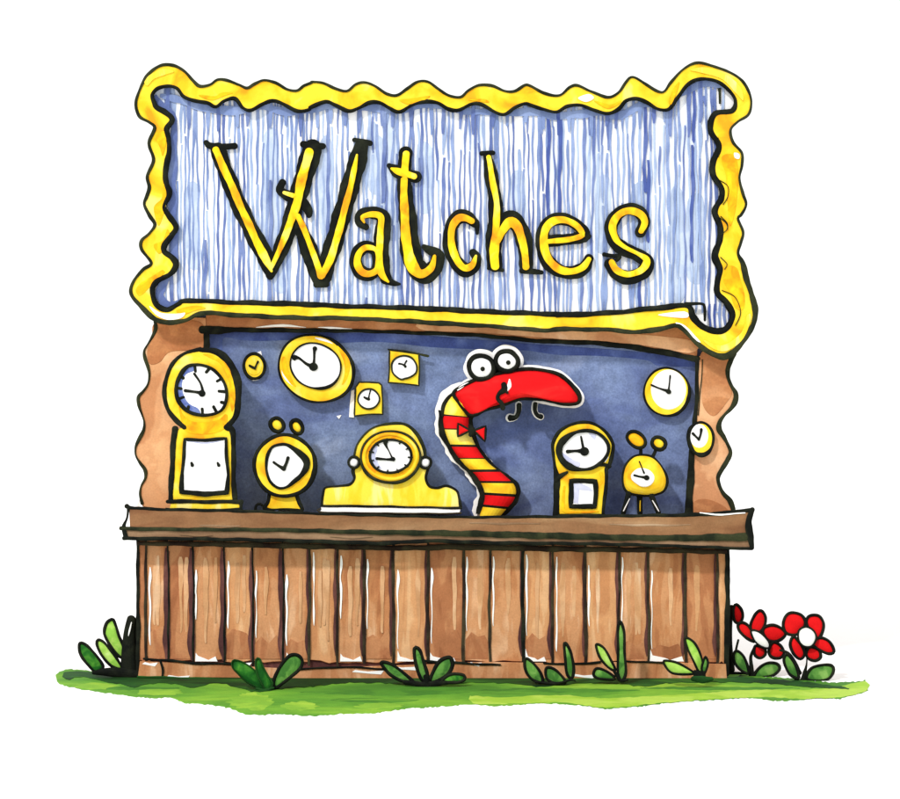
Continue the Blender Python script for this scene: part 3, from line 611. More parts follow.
# -- longcase
K = zz(160, 340, 4.44)
r, dz = base_root('longcase_clock', 'tall yellow longcase clock with white door, standing leftmost on the counter', 205, 514, -.03, GS)
Y0 = -.12
q = MB(dz); sil = cat(K((180, 62), (110, 80), (55, 130), (25, 200), (20, 262), (35, 330), (68, 376), (108, 408)), False, 2)+cat(K((60, 425), (50, 600), (44, 735)), False, 4)+cat(K((332, 735), (330, 600), (325, 440), (300, 408), (342, 362), (352, 280), (342, 190), (308, 120), (250, 75)), False, 2)
sil = [(a[0], a[1]) for a in sil]
q.plate(sil, 'yellow', Y0, Y0+.20, pre=True, bev=.8)
q.plate(K((190, 85), (235, 90), (290, 130), (325, 200), (335, 280), (320, 340), (310, 280), (305, 200), (270, 130), (220, 100)), 'orange', Y0-.003, Y0+.002, bev=.2)
q.plate(K((80, 290), (100, 350), (150, 385), (250, 380), (290, 350), (300, 370), (280, 420), (200, 440), (120, 430), (95, 380)), 'orange', Y0-.0035, Y0+.002, bev=.2)
q.ribbon(K((180, 62, 14), (110, 80, 12), (55, 130, 14), (25, 200, 16), (20, 262, 16), (35, 330, 16), (68, 376, 18), (108, 408, 18)), 'ink', Y0-.010, .02)
q.ribbon(K((180, 64, 16), (250, 75, 24), (308, 120, 26), (340, 190, 28), (348, 280, 24), (338, 355, 20), (295, 408, 22)), 'ink', Y0-.0105, .02)
q.ribbon(K((66, 418, 26), (58, 500, 20), (52, 620, 20), (46, 735, 18)), 'ink', Y0-.011, .02)
q.ribbon(K((300, 410, 26), (325, 440, 20), (326, 600, 18), (332, 735, 20)), 'ink', Y0-.0115, .02)
q.build('case', r)
q = MB(dz); q.plate(K((50, 742), (350, 742), (358, 776), (42, 776)), 'yellow_pale', Y0-.02, Y0+.23, closed_smooth=False, bev=.5)
q.ribbon(K((35, 738, 16), (200, 740, 14), (362, 740, 16)), 'ink', Y0-.03, .012); q.ribbon(K((28, 772, 9), (200, 777, 9), (360, 774, 12)), 'ink', Y0-.03, .012)
q.ribbon(K((360, 742, 10), (358, 775, 12)), 'ink', Y0-.031, .012)
q.build('plinth', r)
ring = K((155, 132), (230, 148), (280, 205), (296, 275), (272, 335), (195, 355), (125, 340), (80, 285), (74, 215), (108, 152))
d = MB(dz); d.plate(ring, 'white', Y0-.006, Y0+.01)
d.plate(K((150, 138), (112, 158), (80, 215), (86, 285), (128, 336), (178, 350), (168, 325), (130, 305), (105, 265), (98, 215), (115, 175), (150, 158)), 'dialshade', Y0-.009, Y0-.003, bev=.2)  # shade inside the left rim, painted as a blue crescent
d.ribbon([(a[0], a[1], 2.6+(.8 if a[0] < 190 else 0)) for a in ring], 'ink', Y0-.022, .028, closed=True)
for t in (((155, 135), (157, 160)), ((216, 150), (205, 164)), ((268, 195), (254, 204)), ((290, 250), (262, 248)), ((284, 300), (272, 298)), ((250, 338), (238, 318)), ((188, 352), (186, 328)), ((122, 334), (126, 318)), ((82, 285), (104, 276)), ((78, 236), (94, 238)), ((90, 178), (104, 190))):
    d.ribbon(K(*[(a[0], a[1], 11) for a in t]), 'ink', Y0-.012, .006)
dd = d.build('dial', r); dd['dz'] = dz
hand_pair(dd, [K((190, 258, 15), (155, 252, 10), (112, 246, 12)), K((192, 258, 12), (180, 215, 8), (152, 172, 9))], Y0-.014, hub=K((186, 258, 24))[0])
d = MB(dz); dr = K((110, 463), (200, 466), (292, 460), (296, 540), (302, 620), (298, 700), (200, 705), (94, 698), (100, 600), (106, 520))
d.plate(dr, 'white', Y0-.008, Y0+.01, closed_smooth=False); d.ribbon([(a[0], a[1], (4.2 if a[1] > 495 else 2.8)) for a in dr], 'ink', Y0-.018, .014, closed=True, smooth=False)
for x in (143, 260): d.ribbon(K((x-4, 568, 9), (x, 578, 13)), 'ink', Y0-.014, .008)
d.ribbon(K((125, 472, 4), (200, 478, 8), (270, 470, 4)), 'paleshade', Y0-.010, .004, cap=False)  # painted shade below the top of the door frame
d.build('door', r)
# generic round clock
def round_clock(r, tr, out, inn, hands, Yb, Yf, mat='yellow', ow_=2.6, iw_=2, dz=0, hub=None, hw=2, ticks=(), bezel='bezel', halo=0, dialmat='white', inkm='ink', extra=()):
    q = MB(dz)
    if halo: q.plate(inset([(a[0], a[1]) for a in cat(tr(*out), True, 2)], -halo), 'white', Yb-.012, Yb, pre=True)
    q.plate(tr(*out), mat, Yf, Yb, bev=1.2, bevy=.012)
    for n_, (pp, mm) in enumerate(extra): q.plate(pp, mm, Yf-.003-n_*.0003, Yf+.002, bev=.2)
    q.ribbon([(a[0], a[1], (a[2] if len(a) > 2 else ow_)) for a in tr(*out)], 'ink', Yf-.006, .022, closed=True)
    q.build(bezel, r)
    d = MB(dz)
    d.plate(tr(*inn), dialmat, Yf-.004, Yf+.01)
    if iw_: d.ribbon([(a[0], a[1], (a[2] if len(a) > 2 else iw_)) for a in tr(*inn)], inkm, Yf-.018, .022, closed=True)
    for t in ticks: d.ribbon(tr(*t), 'ink', Yf-.010, .006, w=1.6)
    dd = d.build('dial', r); dd['dz'] = dz
    hand_pair(dd, [tr(*h) for h in hands], Yf-.013, hub=tr(hub)[0] if hub else None, w=hw)
    return dd
# -- big round wall clock
def wall(name, label, px, py, Y=YP): return thing(name, label, 'clock', W(px, py, Y), GW)
K = zz(240, 330, 7.5)
r = wall('wall_clock', 'largest round yellow wall clock with thick orange-tinged rim and bone-tipped hands', 316, 366)
eo_ = ell(570, 290, 288, 246, 24, 14, .012); ei_ = ell(566, 268, 194, 166, 24, 14, .012)
round_clock(r, K, [(a[0], a[1], 14+(10 if a[0] > 700 else 0)) for a in eo_],
 [(a[0], a[1], 11+(10 if a[0] > 600 and a[1] > 350 else 0)) for a in ei_],
 [[(550, 275, 30), (500, 255, 18), (440, 210, 16), (412, 208, 36)], [(550, 275, 20), (556, 215, 14), (558, 160, 18), (562, 140, 30)]], YP, YP-.07, hub=(550, 275, 52), extra=[(K((310, 220), (335, 200), (355, 280), (390, 370), (420, 425), (370, 390), (330, 320)), 'orange'), (K((730, 115), (800, 190), (826, 260), (800, 370), (765, 410), (785, 330), (780, 240), (750, 170)), 'orange'),
 (K((560, 56), (640, 68), (700, 105), (650, 90), (590, 74)), 'white'), (K((312, 300), (325, 330), (380, 405), (395, 420), (350, 385), (318, 340)), 'white')])
# -- tiny clock
r = wall('wall_clock', 'tiny oval yellow clock beside the longcase clock, smallest on the wall', 254, 366)
o_ = [(107+78*math.cos(a*math.pi/5), 272+92*math.sin(a*math.pi/5)) for a in range(10)]
round_clock(r, K, o_, [(107+60*math.cos(a*math.pi/5), 272+72*math.sin(a*math.pi/5)) for a in range(10)], [[(112, 288, 16), (72, 268, 14)], [(112, 288, 14), (122, 262, 10), (134, 238, 14)]], YP, YP-.03, iw_=0, dialmat='yellow_pale', ow_=2.8, hw=1.6)
# -- square clocks
K = zz(340, 340, 8.88)
def square_clock(label, px, py, sq, cir, hands, extra=None, paper=None):
    r = wall('square_wall_clock', label, px, py)
    q = MB(); q.plate(K(*sq), 'yellow', YP-.06, YP, closed_smooth=False, bev=.6)
    q.ribbon(K(*[(a[0], a[1], 12) for a in sq]), 'ink_thin', YP-.066, .012, closed=True, smooth=False)
    if paper: q.plate(K(*paper), 'white', YP-.012, YP-.002, closed_smooth=False, bev=.2)
    if extra: q.ribbon(K(*extra), 'ink_thin', YP-.064, .012)
    q.build('case', r)
    d = MB(); d.plate(K(*cir), 'white', YP-.064, YP-.05); d.ribbon(K(*[(a[0], a[1], 14) for a in cir]), 'ink_thin', YP-.074, .016, closed=True)
    dd = d.build('dial', r); hand_pair(dd, [K(*h) for h in hands], YP-.070)
square_clock('square yellow wall clock, upper right of the two, stick poking from its corner', 404, 367, [(440, 90), (700, 120), (704, 265), (702, 408), (560, 385), (428, 378), (438, 240)],
 [(575, 140), (640, 160), (678, 225), (672, 290), (620, 330), (575, 345), (545, 353), (508, 334), (466, 285), (465, 205), (510, 155)], [[(582, 235, 18), (555, 215, 12), (525, 210, 16)], [(580, 238, 16), (575, 215, 12), (592, 184, 12)]], extra=[(430, 82, 12), (560, 100, 14), (700, 124, 14), (780, 140, 22)])
square_clock('square yellow wall clock, lower left of the two, with a bare white edge', 369, 398, [(170, 375), (345, 378), (372, 400), (376, 520), (378, 660), (250, 662), (130, 672), (132, 560), (138, 420)],
 [(250, 435), (300, 445), (345, 490), (350, 545), (310, 595), (250, 610), (195, 590), (160, 545), (165, 490), (200, 450)], [[(255, 525, 22), (235, 520, 18), (215, 508, 14)], [(255, 525, 16), (258, 495, 10), (270, 450, 10)]], paper=[(100, 450), (128, 440), (124, 690), (80, 685), (88, 560)])
# -- round wall clock right
K = zz(540, 340, 4.09)
r = wall('wall_clock', 'round white-faced wall clock with thin yellow rim, high on the wall at right', 666, 391)
oo = [(518+93*math.cos(a*math.pi/6), 212+98*math.sin(a*math.pi/6), 7+(6 if a in (0, 1, 2) else 0)) for a in range(12)]
round_clock(r, K, oo, [(526+72*math.cos(a*math.pi/6), 203+82*math.sin(a*math.pi/6)) for a in range(12)], [[(528, 210, 12), (490, 198, 6), (456, 184, 7)], [(526, 210, 8), (529, 180, 5), (532, 146, 6)]], YP, YP-.06, iw_=0, hub=(526, 211, 16))
# -- small clock on the post edge
K = zz(610, 420, 7.99)
r = thing('wall_clock', 'small round clock with yellow right rim, hung on the right post edge', 'clock', W(701, 438, YF), GW)
q = MB(); q.plate(K((620, 190), (600, 230), (606, 300), (640, 280)), 'white', YF-.010, YF, bev=.2)
o11 = [(728+98*math.cos(a*math.pi/6), 148+130*math.sin(a*math.pi/6), 20+(14 if a in (5, 6, 7, 2, 3) else 0)) for a in range(12)]
round_clock(r, K, o11, [(712+74*math.cos(a*math.pi/5), 128+96*math.sin(a*math.pi/5)) for a in range(10)], [[(710, 155, 18), (690, 135, 13), (662, 108, 18)], [(710, 155, 15), (724, 115, 14), (730, 76, 20)]], YF, YF-.055, iw_=0)
# -- twin bell alarm clock
K = zz(240, 410, 7.26)
Y = .02
r, dz = base_root('alarm_clock', 'round yellow twin-bell alarm clock on a short pedestal beside the longcase clock', 284, 508.5, Y, GS)
ob = [(325+220*math.cos(a*math.pi/8), 385+222*math.sin(a*math.pi/8), 24+(8 if a in (0, 1, 2) else 0)) for a in range(16)]
round_clock(r, K, ob, [(290, 232, 18), (350, 238, 22), (430, 290, 34), (478, 345, 44), (478, 400, 42), (440, 460, 26), (395, 500, 26), (340, 540, 18), (280, 545, 16), (220, 500, 16), (192, 430, 16), (190, 370, 18), (202, 310, 20), (235, 252, 18)],
 [[(318, 408, 26), (280, 385, 16), (245, 360, 16)], [(318, 408, 24), (335, 370, 18), (348, 328, 20)]], Y+.06, Y-.08, dz=dz, bezel='case')
q = MB(dz); q.plate(K((212, 590), (200, 640), (182, 702), (445, 702), (430, 650), (410, 590)), 'yellow', Y-.05, Y+.09, closed_smooth=False)
q.ribbon(K((212, 598, 26), (205, 650, 20), (180, 695, 26), (240, 706, 14), (300, 702, 12), (380, 704, 16), (448, 708, 24), (428, 650, 26), (412, 595, 26)), 'ink', Y-.058, .02)
q.ribbon(K((180, 712, 14), (205, 716, 14)), 'ink', Y-.058, .02); q.ribbon(K((370, 714, 20), (450, 714, 20)), 'ink', Y-.058, .02)
q.build('pedestal', r)
q = MB(dz); q.tube(K((180, 695, 14), (150, 665, 18), (120, 672, 20), (112, 705, 22)), 'ink', Y-.02, 1); q.build('foot', r)
for (bx, by, rx, ry, ro, ym) in ((270, 90, 52, 44, 50, 'yellow_pale'), (412, 105, 52, 38, 60, 'yellow')):
    q = MB(dz); e = K(*ell(bx, by, rx, ry, ro, 12, .02)); q.pillow(e, ym, Y-.01, .09)
    q.ribbon(e, 'ink', Y-.058, .06, w=3.6, closed=True)
    bo = q.build('bell', r, smooth=False)
    q = MB(dz); q.tube(K((bx+10, by+45, 20), (bx+18 if bx < 300 else bx-14, by+75, 24)), 'ink', Y-.01, 1); q.build('bell_stem', bo)
# -- mantel clock
K = zz(315, 420, 5.625)
Y = 0.0
r, dz = base_root('mantel_clock', 'broad yellow mantel clock with stepped shoulders, round dial and white base strip', 391, 518, Y, GS)
q = MB(dz)
body = cat(K((40, 503), (48, 440), (58, 400)), False, 4)+cat(K((60, 398), (130, 392), (195, 385), (220, 352), (208, 300), (222, 230), (242, 150), (310, 78), (400, 45), (500, 48), (570, 98), (608, 170), (622, 240), (638, 300), (628, 362), (662, 405), (740, 396), (796, 418), (812, 460), (815, 515)), False, 2)
q.plate([(a[0], a[1]) for a in body], 'yellow_pale', Y-.06, Y+.12, pre=True, bev=.8)
q.ribbon(K((40, 500, 12), (46, 440, 10), (58, 402, 10), (130, 394, 10), (195, 387, 12), (222, 352, 12), (212, 310, 20), (222, 270, 12)), 'ink', Y-.068, .016)
q.ribbon(K((220, 232, 12), (240, 152, 9), (310, 78, 9), (400, 45, 12), (500, 46, 14), (570, 98, 16), (610, 170, 18), (620, 235, 14)), 'ink_thin', Y-.0685, .016)
q.ribbon(K((636, 295, 12), (625, 350, 12), (645, 395, 13), (690, 406, 12), (740, 394, 11), (796, 418, 12), (812, 460, 12), (818, 518, 14)), 'ink', Y-.069, .016)
q.build('case', r)
q = MB(dz); q.plate(K((35, 512), (820, 520), (812, 549), (30, 541)), 'white', Y-.08, Y+.14, closed_smooth=False, bev=.4)
q.ribbon(K((36, 505, 9), (300, 507, 10), (600, 514, 9), (820, 518, 12)), 'ink', Y-.090, .016); q.ribbon(K((30, 520, 7), (26, 540, 8), (300, 546, 6), (600, 549, 7), (820, 548, 9)), 'ink_wood', Y-.088, .012)
q.build('plinth', r)
q = MB(dz); oe = K(*[(425+168*math.cos(a*math.pi/7), 230+145*math.sin(a*math.pi/7)) for a in range(14)])
q.plate(oe, 'orange', Y-.095, Y-.05, bev=1.4, bevy=.02); q.ribbon([(a[0], a[1], 2.0+(1.2 if a[1] > 470 else 0)) for a in oe], 'ink_thin', Y-.100, .03, closed=True)
e2 = K(*ell(425, 229, 148, 126, 0, 14, .0)); q.ribbon(e2, 'yellow', Y-.106, .02, w=3.4, closed=True)
q.build('bezel', r)
q = MB(dz); e = K(*ell(425, 226, 118, 94, 0, 14, .02)); q.plate(e, 'white', Y-.100, Y-.08); q.ribbon(e, 'ink', Y-.117, .03, w=2.2, closed=True)
q.plate(K((345, 165), (322, 200), (318, 245), (340, 280), (375, 298), (355, 262), (340, 225), (352, 190)), 'paleshade', Y-.1025, Y-.098, bev=.2)  # painted shade inside the left of the dial ring
for i in range(11):
    a = math.radians(-60+i*32); c_, s_ = math.cos(a), math.sin(a)
    q.ribbon(K((425+100*c_, 226+80*s_, 7), (425+122*c_, 226+98*s_, 8)), 'ink', Y-.112, .008)
dd = q.build('dial', r); dd['dz'] = dz
hand_pair(dd, [K((438, 243, 18), (400, 244, 10), (348, 240, 14)), K((436, 240, 9), (415, 195, 6), (400, 168, 12), (396, 152, 20))], Y-.110, hub=K((438, 242, 20))[0])
for (x, y) in ((218, 262), (622, 262)):
    q = MB(dz); e = K(*ell(x, y, 30, 32, 0, 10, .04)); q.pillow(e, 'white', Y-.04, .10); q.ribbon(e, 'ink', Y-.094, .06, w=2.4, closed=True); q.build('knob', r)
# -- arch clock
K = zz(540, 410, 7.26)
Y = 0.0
r, dz = base_root('arch_clock', 'upright yellow clock with domed top, black-ringed dial and square window beneath', 580, 515, Y, GS)
q = MB(dz); sil = K((125, 758), (122, 600), (118, 480), (98, 340), (96, 240), (150, 148), (250, 98), (370, 98), (470, 150), (528, 240), (526, 320), (508, 400), (484, 428), (480, 600), (462, 758))
q.plate(cat(sil[2:13], False, 2)+[(606.8, 469), (604, 514.4), (557.5, 514.4), (556.8, 480)], 'yellow', Y-.08, Y+.08, pre=True)
q.ribbon(K((118, 755, 44), (118, 600, 34), (125, 500, 44), (105, 400, 16), (93, 300, 20), (98, 235, 22), (150, 148, 20), (250, 98, 18), (370, 96, 18), (470, 150, 18), (526, 240, 20), (524, 320, 24), (505, 402, 22), (484, 430, 24), (482, 480, 22), (474, 600, 22), (458, 750, 20)), 'ink', Y-.090, .02)
q.ribbon(K((420, 405, 14), (465, 400, 22), (505, 408, 26)), 'ink', Y-.095, .02); q.ribbon(K((118, 510, 30), (150, 478, 28), (195, 452, 16)), 'ink', Y-.095, .02); q.ribbon(K((470, 380, 8), (492, 345, 14), (496, 330, 6)), 'white', Y-.092, .01, cap=False)
q.ribbon(K((130, 765, 14), (320, 762, 16), (470, 765, 16)), 'ink_thin', Y-.089, .02)
q.ribbon(K((175, 560, 18), (170, 650, 22), (180, 735, 22), (300, 742, 18), (420, 735, 14)), 'orange', Y-.084, .005)
q.ribbon(K((440, 460, 20), (450, 500, 24), (440, 540, 10)), 'orange', Y-.084, .005)
q.build('case', r)
q = MB(dz); e = K(*ell(318, 292, 180, 140, -8, 14, .01)); q.plate(e, 'white', Y-.088, Y-.06); q.ribbon([(a[0], a[1], 3.0+(2.4 if a[0] < 572 else 0)) for a in e], 'ink', Y-.112, .03, closed=True)
q.plate(K((160, 310), (200, 335), (250, 365), (295, 385), (280, 415), (220, 415), (175, 395), (150, 350)), 'paleshade', Y-.0905, Y-.086, bev=.2)
q.plate(K((355, 165), (405, 175), (400, 215), (370, 195)), 'paleshade', Y-.0905, Y-.086, bev=.2)  # both dial patches are painted shade
dd = q.build('dial', r); dd['dz'] = dz
hand_pair(dd, [K((320, 300, 34), (260, 298, 16), (200, 302, 22)), K((318, 300, 16), (308, 245, 14), (298, 195, 12))], Y-.098, hub=K((322, 300, 52))[0])
q = MB(dz); win = K((238, 530), (320, 528), (392, 532), (394, 610), (390, 692), (310, 690), (236, 688), (238, 610)); q.plate(win, 'white', Y-.084, Y-.06, closed_smooth=False)
q.ribbon([(a[0], a[1], 4.0) for a in K((225, 515), (320, 512), (402, 518), (405, 610), (398, 702), (310, 702), (225, 700), (226, 610))], 'ink', Y-.098, .02, closed=True, smooth=False)
q.plate(K((245, 535), (300, 535), (360, 560), (385, 590), (330, 585), (285, 580), (280, 680), (245, 675)), 'paleshade', Y-.0865, Y-.082, closed_smooth=False, bev=.2)  # painted shade along the window's top and left
q.build('window', r)
# -- alarm clock on legs
K = zz(610, 420, 7.99)
Y = 0.0
r, dz = base_root('alarm_clock', 'bug-like yellow alarm clock on three splayed legs with two antenna bells', 645, 515.3, Y, GS)
ob = [(250, 292, 20), (340, 310, 20), (410, 380, 20), (450, 480, 26), (430, 570, 24), (350, 605, 26), (250, 608, 22), (140, 580, 28), (105, 500, 20), (120, 390, 22), (180, 312, 18)]
q = MB(dz); q.pillow([(a[0], a[1]) for a in K(*ob)], 'yellow', Y-.01, .15); q.ribbon(K(*ob), 'ink', Y-.03, .05, closed=True)
q.build('case', r)
q = MB(dz); e = K(*ell(265, 468, 96, 72, 10, 12, .06)); q.plate(e, 'white', Y-.088, Y-.06)
dd = q.build('dial', r); dd['dz'] = dz
hand_pair(dd, [K((290, 468, 26), (250, 465, 14), (195, 452, 16)), K((272, 432, 14), (255, 390, 8), (235, 342, 10))], Y-.094, hub=K((292, 470, 34))[0])
for (bx, by, rx, ry, ro, ym, st) in ((210, 168, 82, 56, 35, 'orange', [(232, 215, 30), (246, 250, 28), (244, 292, 30)]), (390, 195, 56, 46, 35, 'yellow', [(372, 225, 26), (358, 270, 28), (338, 306, 30)])):
    q = MB(dz); e = K(*ell(bx, by, rx, ry, ro, 12, .02)); q.pillow(e, ym, Y-.01, .07); q.ribbon(e, 'ink', Y-.048, .05, w=2.8+(.8 if bx > 300 else 0), closed=True)
    bo = q.build('bell', r); q = MB(dz); q.tube(K(*st), 'ink', Y-.01, 1); q.build('bell_stem', bo)
for (a, b_, wi, cm) in (((150, 596), (106, 752), 46, 'white'), ((236, 612), (240, 752), 48, 'yellow'), ((330, 612), (388, 752), 46, 'white')):
    yy = Y+(.03 if cm == 'yellow' else -.03)
    q = MB(dz); q.tube(K((a[0], a[1], wi), ((a[0]+b_[0])/2, (a[1]+b_[1])/2, wi*.9), (b_[0], b_[1], wi*.9)), 'ink', yy, .5)
    q.ribbon(K((a[0]+6, a[1]+40, 6), ((a[0]+b_[0])/2+4, (a[1]+b_[1])/2+14, 9), (b_[0]+3, b_[1]-12, 8)), cm, yy-.021, .012, cap=False); q.build('leg', r)
# ================================================================ WORM
K = zz(420, 340, 4.44)
Y = .06; z0 = ztop(490); dz = z0-W(490, 515.5, Y).z
worm = thing('worm', 'red and yellow striped worm shopkeeper with bow tie rising over the counter', 'worm', (W(490, 0, Y).x, Y, z0))
ctr = K((196, 272, 118), (164, 320, 118), (160, 372, 112), (174, 430, 112), (205, 492, 112), (252, 552, 114), (312, 603, 128), (350, 652, 146), (354, 700, 132), (334, 742, 108), (312, 778, 90))
bands = [(0, 'yellow')]+[(340+a/4.44, b_) for a, b_ in ((334, 'ink'), (340, 'red'), (394, 'ink'), (400, 'yellow'), (466, 'ink'), (474, 'red'), (524, 'ink'), (531, 'yellow'), (578, 'ink'), (586, 'red'), (628, 'ink'), (636, 'yellow'), (684, 'ink'), (692, 'red'), (738, 'ink'), (746, 'yellow'))]
def bm_(t):
    c_ = 'red'
    for a, m_ in bands:
        if t >= a: c_ = m_
    return c_
q = MB(dz); q.hz = lambda t: min(.92, max(0, (t-.06)/.22))
q.tube(ctr, 'red', Y, .8, matf=bm_, n=20)
wide = lambda L_, d: [(a[0], a[1], a[2]+d) for a in L_]
q.ribbon([(a[0]-.5, a[1]+.4, a[2]) for a in wide(ctr[1:], 3.6)], 'ink', Y+.0, .04, jit=.4, cap=False); q.ribbon([(a[0]-2.6, a[1], a[2]) for a in wide(ctr[:-1], 12.5)], 'white', Y+.05, .02, jit=.8)
q.hz = None
q.ribbon(K((158, 232, 14), (128, 256, 15), (108, 290, 16), (102, 335, 16)), 'ink', Y-.03, .04)
head = K((150, 236), (190, 205), (250, 178), (330, 155), (430, 137), (520, 133), (600, 150), (655, 185), (700, 235), (708, 270), (690, 283), (640, 285), (590, 275), (520, 262), (450, 262), (380, 285), (300, 308), (232, 338), (195, 310), (165, 270))
q.pillow(head, 'red', Y-.05, .15)
q.ribbon([(a[0], a[1], 3.4+(1.0 if a[0] > 560 and a[1] < 395 else 0)) for a in head], 'ink', Y-.092, .12, closed=True)
q.ribbon([(a[0], a[1], 8.5) for a in head[:14]], 'white', Y+.05, .02, jit=.8)
q.ribbon(K((165, 225, 5), (175, 215, 12), (195, 200, 10), (215, 190, 3)), 'white', Y-.088, .006, cap=False)
wb = q.build('body', worm, smooth=False)
hy = Y-.142
q = MB(dz); q.ribbon(K((398, 178, 7), (396, 205, 20), (385, 222, 18)), 'white', hy+.012, .02, jit=.3); q.ribbon(K((372, 200, 20), (374, 222, 24), (352, 240, 16), (345, 262, 14), (362, 282, 16), (368, 304, 18)), 'ink', hy, .03, jit=.3)
q.ribbon(K((374, 222, 10), (388, 236, 10)), 'ink', hy, .02, jit=.3); q.build('mouth', worm)
for (x, y, rx, ry) in ((272, 124, 54, 50), (386, 96, 47, 42)):
    q = MB(dz); e = K(*ell(x, y, rx, ry, 20, 12, .03)); q.pillow(e, 'white', Y-.07, .10)
    q.ribbon(e, 'ink', Y-.108, .08, w=5.0, closed=True); q.ribbon(K(*ell(x+2, y-3, rx+14, ry+12, 20, 12, .05)), 'white', Y+.045, .03, w=6, closed=True)
    eo = q.build('eye', worm)
    q = MB(dz); q.pillow(K(*ell(x+6, y+6, 11, 11, 0, 8, 0)), 'ink', Y-.122, .03); q.build('pupil', eo)
q = MB(dz); q.tube(K((318, 120, 34), (330, 128, 44), (345, 118, 34)), 'ink', Y-.02, .8); q.build('brow_bridge', worm)
for pts in (((440, 290, 18), (438, 320, 16), (425, 345, 16), (400, 348, 22)), ((512, 285, 16), (510, 312, 14), (520, 335, 14), (538, 343, 18))):
    q = MB(dz); q.ribbon([(a[0]-.5, a[1]-.3, a[2]*1.3+1.8) for a in K(*pts)], 'white', Y+.05, .02, jit=.6); q.tube([(a[0], a[1], a[2]*1.3) for a in K(*pts)], 'ink', Y, 1, n=10); q.build('leg', worm)
q = MB(dz); Yt = Y-.09
for poly in (((170, 374), (170, 428), (222, 404)), ((242, 404), (290, 386), (288, 452))):
    q.pillow(K(*poly), 'red', Yt, .05, smooth=False); q.ribbon(K(*poly), 'ink', Yt-.018, .035, w=2.4, closed=True, smooth=False)
q.ribbon(K((222, 382, 14), (231, 403, 26), (224, 424, 14)), 'ink', Yt-.024, .04); q.build('bow_tie', worm)
# ================================================================ PLANTS
INK[0] = 1.35
def ydepth(yb): return CAM_D*(278.5/(yb-399.5)-1)
def leaf(r, pts, mat, Yo, w=1.8, ink=True, vein=None, smooth=True, inkm='ink', edge='ink'):
    q = MB(); Y = r.location.y+Yo; q.pillow(pts, mat, Y, .035)
    if ink: q.ribbon([(a[0], a[1], a[2] if len(a) > 2 else w) for a in pts], edge, Y-.021, .032, closed=True)
    q.build('leaf', r)
def plant(label, px, yb, name='leafy_plant', cat_='plant'):
    Y = ydepth(yb); return thing(name, label, cat_, (W(px, yb, Y).x, Y, 0), 'leafy plants around the stall foot')
# left clump
K = zz(60, 600, 7.5)
r = plant('leafy plant left of the stall with one dark, two pale and one black leaf', 122, 677)
leaf(r, K((150, 322), (200, 340), (260, 400), (310, 470), (320, 510), (270, 540), (220, 500), (165, 430), (145, 370)), 'leaf_dark', -.02, 2.2)
leaf(r, K((285, 298), (330, 315), (380, 380), (430, 450), (470, 520), (400, 505), (350, 460), (300, 390), (275, 330)), 'leaf_pale', .0, 2.2)
leaf(r, K((400, 148), (420, 200), (440, 270), (480, 360), (470, 430), (430, 410), (370, 330), (330, 250), (345, 180), (375, 150)), 'leaf_pale', .03, 2.4)
q = MB(); Y = r.location.y-.03
q.tube(K((535, 140, 66), (518, 250, 84), (515, 400, 110), (520, 560, 140)), 'ink', Y+.02, .5)
q.ribbon(K((535, 165, 6), (522, 230, 14), (515, 270, 5)), 'white', Y-.012, .012, cap=False)
q.tube(K((590, 120, 40), (575, 260, 60), (560, 400, 60), (560, 560, 60)), 'ink', Y+.04, .5); q.build('leaf', r)['label'] = 'thick black folded leaf'
q = MB(); q.tube(K((250, 545, 30), (340, 540, 60), (450, 545, 80), (560, 560, 70), (640, 570, 20)), 'ink', Y-.01, .6)
q.tube(K((600, 410, 26), (625, 425, 26), (610, 470, 22), (605, 520, 40), (680, 545, 60), (740, 575, 24)), 'ink', Y-.01, .6); q.build('root_clump', r)
# 2
K = zz(220, 640, 9)
r = plant('three-leaved dark green plant in front of the planks, left of centre', 264, 690)
leaf(r, K((115, 185), (180, 190), (260, 230), (330, 290), (370, 370), (400, 450), (330, 430), (240, 380), (160, 300), (110, 240)), 'leaf_dark', .02, 1.6, edge='grass_dark')
leaf(r, K((325, 175), (355, 170), (390, 240), (430, 320), (470, 400), (420, 460), (390, 420), (345, 340), (325, 250)), 'leaf_dark', .0, 2.2, edge='grass_dark')
leaf(r, K((480, 390), (510, 300), (560, 210), (630, 140), (700, 140), (740, 190), (720, 260), (640, 330), (560, 390), (500, 430)), 'leaf', .03, 2.6)
q = MB(); q.ribbon(K((330, 440, 26), (400, 455, 30), (480, 430, 20)), 'grass_dark', r.location.y-.03, .02); q.build('stem', r)
# 3 centre
K = zz(280, 490, 3.214)
r = plant('four-leaved green plant at the middle of the stall foot', 425, 686)
leaf(r, K((325, 555), (355, 560), (400, 590), (430, 620), (390, 612), (350, 590)), 'leaf', .02, 2.6)
leaf(r, K((432, 510), (450, 515), (462, 555), (475, 610), (455, 610), (440, 570)), 'leaf', .04, 2.8)
leaf(r, K((545, 538), (555, 560), (540, 590), (505, 615), (480, 620), (490, 590), (515, 550)), 'leaf', .0, 3)
leaf(r, K((590, 595), (592, 610), (560, 620), (520, 618), (535, 600), (560, 592)), 'leaf_dark', -.03, 2.4)
q = MB(); q.ribbon(K((400, 618, 9), (450, 624, 14), (500, 622, 12), (560, 618, 10)), 'ink', r.location.y-.05, .02); q.ribbon(K((468, 600, 12), (475, 628, 9)), 'ink', r.location.y-.051, .02); q.build('stem', r)
